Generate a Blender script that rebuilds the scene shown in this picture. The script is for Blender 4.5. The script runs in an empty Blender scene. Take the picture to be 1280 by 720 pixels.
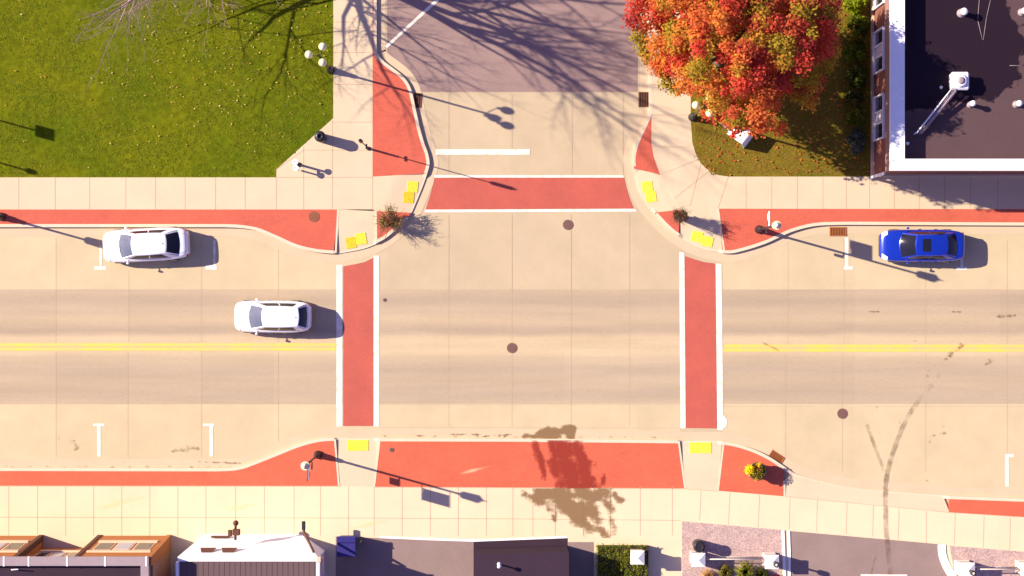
import bpy, bmesh, math, random
from mathutils import Vector, Matrix
from mathutils.geometry import tessellate_polygon
R = math.radians
S = bpy.context.scene
COL = S.collection

# ------------------------------------------------------------------ camera, sky, sun, exposure
H = 85.0                 # height of the drone above the street
F = 1895.5               # focal length in photo pixels
cam_d = bpy.data.cameras.new('camera'); cam = bpy.data.objects.new('camera', cam_d); COL.objects.link(cam)
cam.location = (0, 0, H); cam.rotation_euler = (0, 0, 0)
cam_d.sensor_width = 36; cam_d.lens = 36 * F / 1280; cam_d.clip_start = 1; cam_d.clip_end = 3000
S.camera = cam
EL = R(30.0)
hx, hy = 0.9636, -0.2675            # horizontal direction in which shadows fall
w = bpy.data.worlds.new('World'); S.world = w; w.use_nodes = True
nt = w.node_tree
sky = nt.nodes.new('ShaderNodeTexSky'); sky.sky_type = 'NISHITA'; sky.sun_disc = False
sky.sun_elevation = EL; sky.sun_rotation = math.atan2(-hx, -hy)
sky.air_density = 1.3; sky.dust_density = 0.6
bg = nt.nodes['Background']; bg.inputs[1].default_value = 0.078
tint = nt.nodes.new('ShaderNodeMix'); tint.data_type = 'RGBA'; tint.blend_type = 'MULTIPLY'; tint.inputs[0].default_value = 1
tint.inputs[7].default_value = (.78, .58, 1.06, 1)      # deep violet-blue sky light, as in the graded photograph
nt.links.new(sky.outputs[0], tint.inputs[6]); nt.links.new(tint.outputs[2], bg.inputs[0])
sd = bpy.data.lights.new('sun', 'SUN'); sd.energy = 5.0; sd.angle = R(0.5); sd.color = (1.0, 0.86, 0.70)
sun = bpy.data.objects.new('sun', sd); COL.objects.link(sun); sun.location = (-40, 12, 60)
sun.rotation_euler = Vector((hx * math.cos(EL), hy * math.cos(EL), -math.sin(EL))).to_track_quat('-Z', 'Y').to_euler()
S.view_settings.view_transform = 'Standard'; S.view_settings.look = 'None'
S.view_settings.gamma = 1; S.view_settings.use_curve_mapping = False
S.view_settings.exposure = 1.06

# ------------------------------------------------------------------ helpers
def P(px, py, z=0.0):
    k = (H - z) / F
    return ((px - 640) * k, (360 - py) * k)
def P3(px, py, z=0.0):
    x, y = P(px, py, z); return Vector((x, y, z))
PX = H / F                           # metres per photo pixel on the ground

def tag(o, label=None, cat=None, group=None, kind=None):
    if label: o['label'] = label
    if cat: o['category'] = cat
    if group: o['group'] = group
    if kind: o['kind'] = kind
    return o
def empty(name, loc, rz=0):
    o = bpy.data.objects.new(name, None); COL.objects.link(o)
    o.location = loc; o.rotation_euler = (0, 0, rz); o.empty_display_size = 0.3
    return o
def copy_tree(o, parent=None):
    c = o.copy(); COL.objects.link(c)
    if parent: c.parent = parent
    for ch in list(o.children): copy_tree(ch, c)
    return c

class MB:
    """collects simple solids and builds them as one mesh"""
    def __init__(s): s.v = []; s.f = []; s.m = []; s.sm = []
    def add(s, vs, fs, mi=0, smooth=False):
        b = len(s.v); s.v += [tuple(p) for p in vs]
        for f in fs: s.f.append([b + i for i in f]); s.m.append(mi); s.sm.append(smooth)
        return s
    def box(s, x0, x1, y0, y1, z0, z1, mi=0, mat=None):
        vs = [Vector(p) for p in ((x0,y0,z0),(x1,y0,z0),(x1,y1,z0),(x0,y1,z0),(x0,y0,z1),(x1,y0,z1),(x1,y1,z1),(x0,y1,z1))]
        if mat: vs = [mat @ p for p in vs]
        return s.add(vs, [(0,3,2,1),(4,5,6,7),(0,1,5,4),(1,2,6,5),(2,3,7,6),(3,0,4,7)], mi)
    def bevbox(s, x0, x1, y0, y1, z0, z1, b=0.02, mi=0, mat=None):
        rings = []
        for z, k in ((z0, b), (z0 + b, 0), (z1 - b, 0), (z1, b)):
            rings.append([(x0+k,y0+b,z),(x0+b,y0+k,z),(x1-b,y0+k,z),(x1-k,y0+b,z),(x1-k,y1-b,z),(x1-b,y1-k,z),(x0+b,y1-k,z),(x0+k,y1-b,z)])
        return s.loft([[Vector(p) if not mat else mat @ Vector(p) for p in r] for r in rings], True, True, mi)
    def loft(s, rings, cap0=True, cap1=True, mi=0, smooth=False):
        n = len(rings[0]); vs = [p for r in rings for p in r]; fs = []
        for i in range(len(rings) - 1):
            for j in range(n):
                k = (j + 1) % n
                fs.append((i*n+j, i*n+k, (i+1)*n+k, (i+1)*n+j))
        s.add(vs, fs, mi, smooth)
        b = len(s.v) - len(vs)
        if cap0: s.f.append([b + i for i in reversed(range(n))]); s.m.append(mi); s.sm.append(False)
        if cap1: s.f.append([b + (len(rings)-1)*n + i for i in range(n)]); s.m.append(mi); s.sm.append(False)
        return s
    def tube(s, p0, p1, r0, r1=None, n=10, mi=0, caps=True, smooth=True):
        p0 = Vector(p0); p1 = Vector(p1); r1 = r0 if r1 is None else r1
        d = (p1 - p0)
        if d.length < 1e-6: return s
        d.normalize()
        a = d.orthogonal().normalized(); b = d.cross(a)
        rg = [[p + (a*math.cos(2*math.pi*i/n) + b*math.sin(2*math.pi*i/n))*r for i in range(n)] for p, r in ((p0, r0), (p1, r1))]
        return s.loft(rg, caps, caps, mi, smooth)
    def lathe(s, c, prof, n=20, mi=0, smooth=True):
        c = Vector(c)
        rg = [[c + Vector((r*math.cos(2*math.pi*i/n), r*math.sin(2*math.pi*i/n), z)) for i in range(n)] for r, z in prof]
        return s.loft(rg, True, True, mi, smooth)
    def ball(s, c, r, n=14, m=9, mi=0, sz=1.0):
        return s.lathe(c, [(max(1e-3, r*math.sin(math.pi*i/m)), -r*sz*math.cos(math.pi*i/m)) for i in range(m+1)], n, mi)
    def poly(s, pts, mi=0):
        pts = [Vector(p) for p in pts]
        for t in tessellate_polygon([pts]):
            a, b, c = (pts[i] for i in t)
            if (b - a).cross(c - a).z < 0: t = (t[0], t[2], t[1])
            s.add([pts[i] for i in t], [(0, 1, 2)], mi)
        return s
    def build(s, name, mats, parent=None, loc=None):
        me = bpy.data.meshes.new(name); me.from_pydata(s.v, [], s.f)
        for m in (mats if isinstance(mats, (list, tuple)) else [mats]): me.materials.append(m)
        me.polygons.foreach_set('material_index', s.m); me.polygons.foreach_set('use_smooth', s.sm)
        me.update()
        o = bpy.data.objects.new(name, me); COL.objects.link(o)
        if parent: o.parent = parent
        if loc is not None: o.location = loc
        return o

# ------------------------------------------------------------------ materials
def mat(name, col, rough=0.8, var=0.12, scale=3.0, fine=40.0, finevar=0.08, bump=0.15, metal=0, coat=0, spec=0.3, stretch=(1,1,1), col2=None, bscale=None, coord='Object', streak=0):
    m = bpy.data.materials.new(name); m.use_nodes = True; t = m.node_tree; N = t.nodes; L = t.links
    b = N['Principled BSDF']
    b.inputs['Roughness'].default_value = rough; b.inputs['Metallic'].default_value = metal
    b.inputs['Coat Weight'].default_value = coat; b.inputs['Specular IOR Level'].default_value = spec
    tc = N.new('ShaderNodeTexCoord'); mp = N.new('ShaderNodeMapping'); mp.inputs['Scale'].default_value = stretch
    L.new(tc.outputs[coord], mp.inputs[0])
    n1 = N.new('ShaderNodeTexNoise'); n1.inputs['Scale'].default_value = scale; n1.inputs['Detail'].default_value = 6; n1.inputs['Roughness'].default_value = 0.65
    n2 = N.new('ShaderNodeTexNoise'); n2.inputs['Scale'].default_value = fine; n2.inputs['Detail'].default_value = 4
    L.new(mp.outputs[0], n1.inputs[0]); L.new(mp.outputs[0], n2.inputs[0])
    c2 = col2 or tuple(c * 0.72 for c in col)
    r1 = N.new('ShaderNodeMapRange'); r1.inputs[1].default_value = .32; r1.inputs[2].default_value = .68
    L.new(n1.outputs[0], r1.inputs[0])
    mx = N.new('ShaderNodeMix'); mx.data_type = 'RGBA'
    sc = N.new('ShaderNodeMath'); sc.operation = 'MULTIPLY'; sc.inputs[1].default_value = var * 3 if not col2 else 1.0
    L.new(r1.outputs[0], sc.inputs[0]); sc.use_clamp = True
    L.new(sc.outputs[0], mx.inputs[0]); mx.inputs[6].default_value = (*col, 1); mx.inputs[7].default_value = (*c2, 1)
    hsv = N.new('ShaderNodeHueSaturation')
    r2 = N.new('ShaderNodeMapRange'); r2.inputs[1].default_value = .3; r2.inputs[2].default_value = .7
    r2.inputs[3].default_value = 1 - finevar; r2.inputs[4].default_value = 1 + finevar
    L.new(n2.outputs[0], r2.inputs[0]); L.new(r2.outputs[0], hsv.inputs['Value']); L.new(mx.outputs[2], hsv.inputs['Color'])
    L.new(hsv.outputs[0], b.inputs['Base Color'])
    if bump:
        bp = N.new('ShaderNodeBump'); bp.inputs['Strength'].default_value = bump; bp.inputs['Distance'].default_value = 0.02
        L.new(n2.outputs[0], bp.inputs['Height']); L.new(bp.outputs[0], b.inputs['Normal'])
    m['mix'] = 1
    return m
def overlay_y(m, stops, y0, y1):
    """multiply a colour ramp running along world y (worn wheel paths of a real lane) into a material"""
    t = m.node_tree; N = t.nodes; L = t.links; b = N['Principled BSDF']
    src = b.inputs['Base Color'].links[0].from_socket
    tc = N.new('ShaderNodeTexCoord'); sx = N.new('ShaderNodeSeparateXYZ'); L.new(tc.outputs['Object'], sx.inputs[0])
    nz = N.new('ShaderNodeTexNoise'); nz.inputs['Scale'].default_value = .25; L.new(tc.outputs['Object'], nz.inputs[0])
    ad = N.new('ShaderNodeMath'); ad.operation = 'MULTIPLY_ADD'; ad.inputs[1].default_value = .35; L.new(nz.outputs[0], ad.inputs[0]); L.new(sx.outputs[1], ad.inputs[2])
    mr = N.new('ShaderNodeMapRange'); mr.inputs[1].default_value = y0 + .17; mr.inputs[2].default_value = y1 + .17; L.new(ad.outputs[0], mr.inputs[0])
    cr = N.new('ShaderNodeValToRGB'); L.new(mr.outputs[0], cr.inputs[0]); cr.color_ramp.interpolation = 'EASE'
    e = cr.color_ramp.elements
    e[0].position = stops[0][0]; e[0].color = (*stops[0][1], 1); e[1].position = stops[-1][0]; e[1].color = (*stops[-1][1], 1)
    for p, c in stops[1:-1]:
        q = e.new(p); q.color = (*c, 1)
    mx = N.new('ShaderNodeMix'); mx.data_type = 'RGBA'; mx.blend_type = 'MULTIPLY'; mx.inputs[0].default_value = 1
    L.new(src, mx.inputs[6]); L.new(cr.outputs[0], mx.inputs[7]); L.new(mx.outputs[2], b.inputs['Base Color'])
def leafmat(name, attr='col', trans=0.35, rough=.6):
    m = bpy.data.materials.new(name); m.use_nodes = True; t = m.node_tree; N = t.nodes; L = t.links
    b = N['Principled BSDF']; b.inputs['Roughness'].default_value = rough; b.inputs['Specular IOR Level'].default_value = .05
    a = N.new('ShaderNodeAttribute'); a.attribute_name = attr; L.new(a.outputs['Color'], b.inputs['Base Color'])
    tr = N.new('ShaderNodeBsdfTranslucent'); L.new(a.outputs['Color'], tr.inputs[0])
    mx = N.new('ShaderNodeMixShader'); mx.inputs[0].default_value = trans
    L.new(b.outputs[0], mx.inputs[1]); L.new(tr.outputs[0], mx.inputs[2]); L.new(mx.outputs[0], N['Material Output'].inputs[0])
    return m
def decal(name, col, lo=.42, hi=.55, scale=1.2, amax=.7, rough=.6, detail=8, stretch=(1,1,1), edge=None):
    """thin stain sheet; its own noise eats holes into it. edge attribute 'a' fades the outline"""
    m = bpy.data.materials.new(name); m.use_nodes = True; t = m.node_tree; N = t.nodes; L = t.links
    b = N['Principled BSDF']; b.inputs['Base Color'].default_value = (*col, 1); b.inputs['Roughness'].default_value = rough; b.inputs['Specular IOR Level'].default_value = .1
    tc = N.new('ShaderNodeTexCoord'); mp = N.new('ShaderNodeMapping'); mp.inputs['Scale'].default_value = stretch
    L.new(tc.outputs['Object'], mp.inputs[0])
    n = N.new('ShaderNodeTexNoise'); n.inputs['Scale'].default_value = scale; n.inputs['Detail'].default_value = detail; n.inputs['Roughness'].default_value = .6
    L.new(mp.outputs[0], n.inputs[0])
    at = N.new('ShaderNodeAttribute'); at.attribute_name = 'a'
    ad = N.new('ShaderNodeMath'); ad.operation = 'MULTIPLY_ADD'; ad.inputs[1].default_value = 2.0
    # noise + (a - .5)
    sb = N.new('ShaderNodeMath'); sb.operation = 'SUBTRACT'; sb.inputs[1].default_value = 1.0; L.new(at.outputs['Fac'], sb.inputs[0])
    L.new(n.outputs[0], ad.inputs[0]); L.new(sb.outputs[0], ad.inputs[2])
    mr = N.new('ShaderNodeMapRange'); mr.inputs[1].default_value = lo; mr.inputs[2].default_value = hi; mr.inputs[4].default_value = amax
    L.new(ad.outputs[0], mr.inputs[0])
    tr = N.new('ShaderNodeBsdfTransparent'); mx = N.new('ShaderNodeMixShader')
    L.new(mr.outputs[0], mx.inputs[0]); L.new(tr.outputs[0], mx.inputs[1]); L.new(b.outputs[0], mx.inputs[2]); L.new(mx.outputs[0], N['Material Output'].inputs[0])
    return m

M = {}
M['walk'] = mat('pale_concrete', (.61,.495,.325), .85, .10, .45, 45, .06, .1)
M['walks'] = mat('sunbleached_concrete', (.70,.57,.37), .85, .10, .35, 45, .06, .1)
M['gutter'] = mat('gutter_concrete', (.57,.45,.29), .85, .1, .6, 45, .06, .1)
M['kerb'] = mat('kerb_concrete', (.66,.55,.39), .8, .1, 1.2, 45, .08, .1)
M['road'] = mat('road_concrete', (.505,.41,.258), .85, .16, .35, 40, .07, .1)
M['lane'] = mat('lane_concrete', (.455,.365,.24), .85, .16, .8, 28, .07, .1, stretch=(.12,1.6,1))
M['park'] = mat('parking_concrete', (.555,.455,.275), .85, .14, .5, 40, .06, .1)
M['joint'] = mat('joint_filler', (.47,.33,.21), .9, .1, 3, 30, .1, 0)
M['jointroad'] = mat('road_joint_filler', (.465,.35,.23), .9, .1, 3, 30, .1, 0)
M['asphalt'] = mat('worn_asphalt', (.31,.215,.185), .9, .18, .6, 35, .16, .25)
M['asphalt2'] = mat('driveway_asphalt', (.27,.195,.17), .9, .15, .7, 35, .12, .2)
M['white'] = mat('white_paint', (.86,.85,.74), .7, .1, 2.6, 60, .05, .05, col2=(.62,.54,.40))
M['yellow'] = mat('yellow_paint', (.84,.55,.07), .7, .2, .7, 60, .08, .05, col2=(.62,.46,.17))
M['pad'] = mat('yellow_tactile', (.78,.72,.03), .6, .1, 4, 60, .08, .05, col2=(.66,.58,.08))
M['pad2'] = mat('dirty_yellow_tactile', (.80,.60,.02), .6, .1, 4, 60, .06, .05, col2=(.6,.42,.03))
M['brick'] = mat('red_brick_paving', (.59,.122,.070), .85, .16, .6, 30, .14, .1)
M['bricks'] = mat('red_brick_paving_south', (.64,.132,.066), .85, .16, .6, 30, .14, .1)
M['cross'] = mat('red_crosswalk', (.47,.102,.068), .8, .1, .6, 26, .14, .1, col2=(.39,.088,.062))
for k in ('brick', 'bricks'):          # fine brick joints
    t = M[k].node_tree; N = t.nodes; L = t.links; b = N['Principled BSDF']
    src = b.inputs['Base Color'].links[0].from_socket
    tc = N.new('ShaderNodeTexCoord'); br = N.new('ShaderNodeTexBrick'); br.inputs['Scale'].default_value = 2.2
    br.inputs['Color1'].default_value = (1,1,1,1); br.inputs['Color2'].default_value = (.84,.86,.88,1); br.inputs['Mortar'].default_value = (.8,.85,.9,1)
    br.inputs['Mortar Size'].default_value = .03
    L.new(tc.outputs['Object'], br.inputs[0])
    mx = N.new('ShaderNodeMix'); mx.data_type = 'RGBA'; mx.blend_type = 'MULTIPLY'; mx.inputs[0].default_value = .7
    L.new(src, mx.inputs[6]); L.new(br.outputs[0], mx.inputs[7]); L.new(mx.outputs[2], b.inputs['Base Color'])
M['grass'] = mat('lawn_grass', (.14,.145,.005), .95, .3, .20, 3.5, .25, .6, col2=(.070,.104,.004), spec=0.02)
M['grassdry'] = mat('dry_lawn_grass', (.20,.14,.018), .95, .3, .5, 9, .25, .5, col2=(.115,.10,.008), spec=.02)
M['earth'] = mat('far_ground', (.16,.14,.05), .95, .3, .1, 5, .2, .3)
M['gravel'] = mat('pink_gravel', (.50,.36,.31), .95, .2, 2, 14, .35, .8, col2=(.36,.26,.24))
M['iron'] = mat('cast_iron', (.19,.095,.075), .7, .2, 8, 40, .2, .3, spec=.4)
M['cover'] = mat('brown_iron', (.28,.10,.05), .75, .2, 8, 40, .2, .3)
M['rust'] = mat('rusty_iron', (.34,.11,.03), .8, .2, 6, 30, .25, .3)
M['darkiron'] = mat('dark_rusty_iron', (.13,.055,.03), .8, .2, 6, 30, .25, .3)
M['black'] = mat('black_painted_metal', (.022,.018,.022), .45, .1, 6, 30, .1, .05, spec=.5)
M['dark'] = mat('dark_void', (.012,.01,.012), .9, 0, 6, 30, .1, 0)
M['globe'] = mat('cream_lamp_globe', (.78,.76,.45), .3, .1, 5, 30, .05, 0, spec=.5)
M['banner'] = mat('white_banner_cloth', (.85,.85,.85), .8, .05, 5, 30, .04, .05)
M['whitemetal'] = mat('white_painted_metal', (.82,.82,.82), .5, .08, 4, 30, .05, .05, spec=.5)
M['rubber'] = mat('tyre_rubber', (.02,.02,.02), .8, .1, 6, 30, .1, .05)
M['rim'] = mat('alloy_rim', (.5,.5,.52), .3, .05, 6, 30, .05, 0, metal=.8)
M['glass'] = mat('dark_car_glass', (.012,.013,.022), .08, .1, 2, 30, .05, 0, coat=0, spec=.35)
M['glassf'] = mat('grey_windscreen_glass', (.10,.12,.15), .07, .2, 2, 30, .1, 0, coat=.5, spec=.8)
M['interior'] = mat('car_interior', (.05,.045,.05), .8, .1, 6, 30, .1, 0)
M['carwhite'] = mat('white_car_paint', (.80,.80,.84), .28, .02, 1, 30, .01, 0, coat=.8, spec=.5)
M['carblue'] = mat('blue_car_paint', (.004,.030,.40), .25, .03, 1, 30, .01, 0, coat=1, spec=.5, metal=.25)
M['lens'] = mat('lamp_lens', (.75,.77,.8), .1, .02, 4, 30, .02, 0, coat=1, spec=.8)
M['red'] = mat('red_lens', (.5,.02,.02), .2, .05, 4, 30, .03, 0, coat=1)
M['chrome'] = mat('bright_trim', (.7,.7,.72), .2, .02, 4, 30, .02, 0, metal=.9)
M['bark'] = mat('pinkish_grey_bark', (.40,.27,.24), .95, .2, 3, 20, .2, .4)
M['bark2'] = mat('brown_bark', (.14,.09,.06), .95, .2, 3, 20, .2, .4)
M['leaf'] = leafmat('leaves'); M['crownleaf'] = leafmat('autumn_leaves', trans=.5); M['grassblade'] = leafmat('grass_blades', trans=0, rough=.9); M['leafdry'] = leafmat('dry_stems', trans=.15)
M['bricks_wall'] = mat('brown_brick_wall', (.22,.085,.055), .9, .2, 2, 25, .15, .2)
M['fascia'] = mat('taupe_fascia', (.26,.17,.15), .8, .1, 2, 25, .08, .1)
M['winglass'] = mat('window_glass', (.02,.022,.03), .08, .1, 2, 30, .05, 0, spec=.8)
M['blind'] = mat('pale_blind', (.5,.47,.46), .8, .1, 2, 30, .05, 0)
M['roof'] = mat('taupe_roof_membrane', (.10,.062,.064), .9, .12, .5, 25, .1, .2, spec=.1)
M['roof2'] = mat('dark_roof_membrane', (.060,.036,.044), .9, .15, .6, 25, .12, .2)
M['roof3'] = mat('purple_brown_roof', (.045,.027,.042), .9, .15, .6, 25, .12, .2, spec=.1)
M['ribroof'] = mat('ribbed_brown_roof', (.125,.08,.08), .7, .1, .8, 20, .08, .1)
M['parapet'] = mat('white_parapet_cap', (.88,.89,.86), .6, .05, 3, 30, .03, .05)
M['coping'] = mat('grey_metal_coping', (.33,.26,.27), .55, .15, 2, 20, .08, .05)
M['wood'] = mat('orange_brown_timber', (.42,.165,.045), .8, .2, 2, 20, .15, .2, col2=(.38,.14,.04), stretch=(1,1,4))
M['tan'] = mat('tan_render_wall', (.40,.22,.13), .85, .15, 1.5, 20, .1, .1)
M['trim'] = mat('cream_trim', (.68,.50,.33), .8, .1, 2, 20, .1, .05)
M['darkwood_shade'] = mat('dark_timber_and_bay_shade', (.12,.05,.03), .8, .2, 2, 20, .1, .1)  # dark fittings, and painted shade on the sides of the timber bays
M['whitewall'] = mat('white_rendered_wall', (.86,.86,.82), .8, .06, 1.5, 20, .04, .05)
M['shadewall'] = mat('shade_toned_side_wall', (.55,.46,.50), .8, .1, 1.5, 20, .05, .05)  # lilac tone paints the shade of the east wall into its colour
M['navy'] = mat('navy_plastic', (.03,.025,.16), .5, .1, 3, 20, .05, .05)
M['pot'] = mat('bronze_pot', (.16,.10,.05), .5, .2, 6, 20, .1, .1, spec=.5)
M['soil'] = mat('dark_soil', (.05,.035,.02), .95, .2, 6, 20, .2, .4)
M['stone'] = mat('cream_pillar_stone', (.62,.53,.45), .85, .1, 3, 20, .08, .1)
M['cap'] = mat('white_pillar_cap', (.87,.84,.80), .7, .05, 3, 20, .04, .05)
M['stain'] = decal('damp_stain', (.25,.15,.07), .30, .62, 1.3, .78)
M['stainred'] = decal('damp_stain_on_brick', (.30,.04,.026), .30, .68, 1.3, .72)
M['oil'] = decal('oil_drips', (.19,.12,.065), .62, 1.05, 3.2, .55)
M['tyre'] = decal('tyre_rub', (.20,.13,.08), .45, 1.5, 1.6, .75)
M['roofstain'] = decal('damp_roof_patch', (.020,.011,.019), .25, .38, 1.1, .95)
M['scuff'] = decal('pale_scuff', (.85,.72,.42), .3, 1.2, .8, .5)

def slab_tone(m, sx, sy, amt, ox=0, oy=0):
    t = m.node_tree; N = t.nodes; L = t.links; b = N['Principled BSDF']; src = b.inputs['Base Color'].links[0].from_socket
    tc = N.new('ShaderNodeTexCoord'); mp = N.new('ShaderNodeMapping'); mp.inputs['Scale'].default_value = (1/sx, 1/sy, 0); mp.inputs['Location'].default_value = (ox, oy, .5)
    fl = N.new('ShaderNodeVectorMath'); fl.operation = 'FLOOR'; wn = N.new('ShaderNodeTexWhiteNoise'); mr = N.new('ShaderNodeMapRange'); mr.inputs[3].default_value = 1-amt; mr.inputs[4].default_value = 1+amt
    L.new(tc.outputs['Object'], mp.inputs[0]); L.new(mp.outputs[0], fl.inputs[0]); L.new(fl.outputs[0], wn.inputs[0]); L.new(wn.outputs[0], mr.inputs[0])
    h = N.new('ShaderNodeHueSaturation'); L.new(src, h.inputs['Color']); L.new(mr.outputs[0], h.inputs['Value']); L.new(h.outputs[0], b.inputs['Base Color'])
slab_tone(M['park'], 4.07, 50, .03, .28, .5); slab_tone(M['lane'], 4.07, 3.2, .03, .28, .06); slab_tone(M['road'], 3.43, 6, .03, .03, .1)
for k in ('walk', 'walks'): slab_tone(M[k], 1.62, 1.75, .015, .2, .1)
# ------------------------------------------------------------------ ground height bookkeeping
TRIS = []
def gz(x, y):
    z = 0.0
    for a, b, c in TRIS:
        d = (b.y-c.y)*(a.x-c.x) + (c.x-b.x)*(a.y-c.y)
        if abs(d) < 1e-9: continue
        l1 = ((b.y-c.y)*(x-c.x) + (c.x-b.x)*(y-c.y))/d; l2 = ((c.y-a.y)*(x-c.x) + (a.x-c.x)*(y-c.y))/d
        if l1 >= -1e-4 and l2 >= -1e-4 and l1 + l2 <= 1.0001: z = max(z, l1*a.z + l2*b.z + (1-l1-l2)*c.z)
    return z
def gp(px, py):
    x, y = P(px, py); return Vector((x, y, gz(x, y)))
ZS = 0.15
def ramp(name, pts, m):
    V = [Vector((*P(p[0], p[1]), 0)) for p in pts]; low = [V[i] for i, p in enumerate(pts) if len(p) > 2 and p[2] < .05]
    def hz(x, y):
        d = 9
        for a, b in zip(low[:-1], low[1:]):
            ab = (b-a).xy; k = max(0, min(1, (Vector((x,y))-a.xy).dot(ab)/max(1e-9, ab.length_squared))); d = min(d, ((a.xy+ab*k)-Vector((x,y))).length)
        k = min(1, d/1.5); return .06+.09*k
    tris = []
    def split(a, b, c, n):
        if n == 0: tris.append((a, b, c)); return
        ab, bc, ca = (a+b)/2, (b+c)/2, (c+a)/2
        for t in ((a,ab,ca),(ab,b,bc),(ca,bc,c),(ab,bc,ca)): split(*t, n-1)
    for t in tessellate_polygon([V]):
        a, b, c = (V[i] for i in t)
        if (b-a).cross(c-a).z < 0: b, c = c, b
        split(a, b, c, 3)
    mb = MB()
    for t in tris:
        q = [Vector((v.x, v.y, hz(v.x, v.y))) for v in t]; mb.add(q, [(0,1,2)], 0, False); TRIS.append(tuple(q))
    return tag(mb.build(name, m), kind='structure')
def slab(name, pts, m, base=ZS, lift=0.0, rec=True):
    if name == 'kerb_ramp': return ramp(name, pts, m)
    """pts: (px,py) or (px,py,zfactor); ground-plane outline -> paving slab with skirts"""
    V = []
    for p in pts:
        x, y = P(p[0], p[1]); zf = p[2] if len(p) > 2 else 1
        V.append(Vector((x, y, (0.06 + (base-0.06)*zf) + lift)))
    mb = MB()
    for t in tessellate_polygon([V]):
        a, b, c = (V[i] for i in t)
        if (b-a).cross(c-a).z < 0: b, c = c, b
        mb.add([a, b, c], [(0,1,2)])
        if rec: TRIS.append((a, b, c))
    n = len(V)
    for i in range(n):
        a = V[i]; b = V[(i+1) % n]
        mb.add([a, b, Vector((b.x,b.y,-.12)), Vector((a.x,a.y,-.12))], [(0,1,2,3)])
    return tag(mb.build(name, m), kind='structure')
def sheet(name, polys, m, z, kind='structure'):
    mb = MB()
    for pl in polys: mb.poly([(*P(p[0], p[1]), z) for p in pl])
    return tag(mb.build(name, m), kind=kind)
def smooth_path(c):
    """control points (px,py[,z]) -> list of (px,py,z), index of each control point"""
    c = [(p[0], p[1], p[2] if len(p) > 2 else 1) for p in c]; out = []; idx = []
    for i in range(len(c) - 1):
        idx.append(len(out)); p1, p2 = c[i], c[i+1]; p0 = c[max(0, i-1)]; p3 = c[min(len(c)-1, i+2)]
        l = math.dist(p1[:2], p2[:2])
        n = 4 if l < 60 and math.dist(p0[:2], p1[:2]) < 90 and math.dist(p2[:2], p3[:2]) < 90 else 1
        for k in range(n):
            t = k/n
            if n == 1: out.append(p1); continue
            q = [0.5*((2*p1[j]) + (-p0[j]+p2[j])*t + (2*p0[j]-5*p1[j]+4*p2[j]-p3[j])*t*t + (-p0[j]+3*p1[j]-3*p2[j]+p3[j])*t**3) for j in (0,1)]
            out.append((q[0], q[1], p1[2] + (p2[2]-p1[2])*t))
    idx.append(len(out)); out.append(c[-1])
    return out, idx
def strip(name, path, m, w0, w1, top, kerb=True, base=ZS):
    """sweep a strip along a path; w0,w1 = offsets to the left of travel in metres"""
    pts = [Vector((*P(p[0], p[1]), p[2])) for p in path]; mb = MB(); rows = []
    for i, p in enumerate(pts):
        a = pts[max(0, i-1)]; b = pts[min(len(pts)-1, i+1)]; d = Vector((b.x-a.x, b.y-a.y)).normalized(); nrm = Vector((-d.y, d.x))
        z = (0.06 + (base-0.06)*p.z + top) if kerb else top
        rows.append((Vector((p.x+nrm.x*w0, p.y+nrm.y*w0, z)), Vector((p.x+nrm.x*w1, p.y+nrm.y*w1, z))))
    dn = lambda v: Vector((v.x, v.y, -.13))
    flip = w1 < w0
    for i in range(len(rows)-1):
        a, b = rows[i]; c, d = rows[i+1]
        f = [(a, c, d, b)]
        if kerb: f += [(dn(a), dn(c), c, a), (b, d, dn(d), dn(b))]
        for q in f: mb.add(q if flip else q[::-1], [(0,1,2,3)])
    return tag(mb.build(name, m), kind='structure')

# ------------------------------------------------------------------ terrain and road
g = MB(); g.add([(-600,-600,-.13),(600,-600,-.13),(600,600,-.13),(-600,600,-.13)], [(0,1,2,3)])
tag(g.build('ground', M['earth']), kind='structure')
XL, XR, YT = -900, 2200, -900
sheet('road', [[(XL,262),(XR,262),(XR,640),(XL,640)], [(455,YT),(830,YT),(860,262),(455,262)]], M['road'], 0.0)
ym = lambda py: P(0, py)[1]
overlay_y(M['lane'], [(0,(1.0,.99,.98)),(.08,(.90,.90,.93)),(.20,(.97,.96,.96)),(.30,(.92,.92,.95)),(.40,(1.04,1.03,1.0)),(.46,(1.22,1.20,1.12)),(.57,(1.22,1.2,1.12)),(.64,(.90,.88,.91)),(.74,(1.06,1.04,1.0)),(.82,(1.0,.99,.99)),(.90,(.90,.89,.92)),(1,(1.02,1,1))], ym(505), ym(362))
sheet('road_lanes', [[(XL,362),(XR,362),(XR,505),(XL,505)]], M['lane'], 0.004)
sheet('parking_lane', [[(XL,280),(470,280),(470,362),(XL,362)], [(XL,505),(475,505),(475,600),(XL,600)], [(475,505),(850,505),(850,560),(475,560)],
                       [(903,505),(XR,505),(XR,640),(903,640)], [(903,285),(XR,270),(XR,362),(903,362)]], M['park'], 0.004)
sheet('side_street', [[(482,YT),(797,YT),(797,115),(527,115),(523,104),(510,86),(495,75),(484,66)]], M['asphalt'], 0.006)

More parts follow.
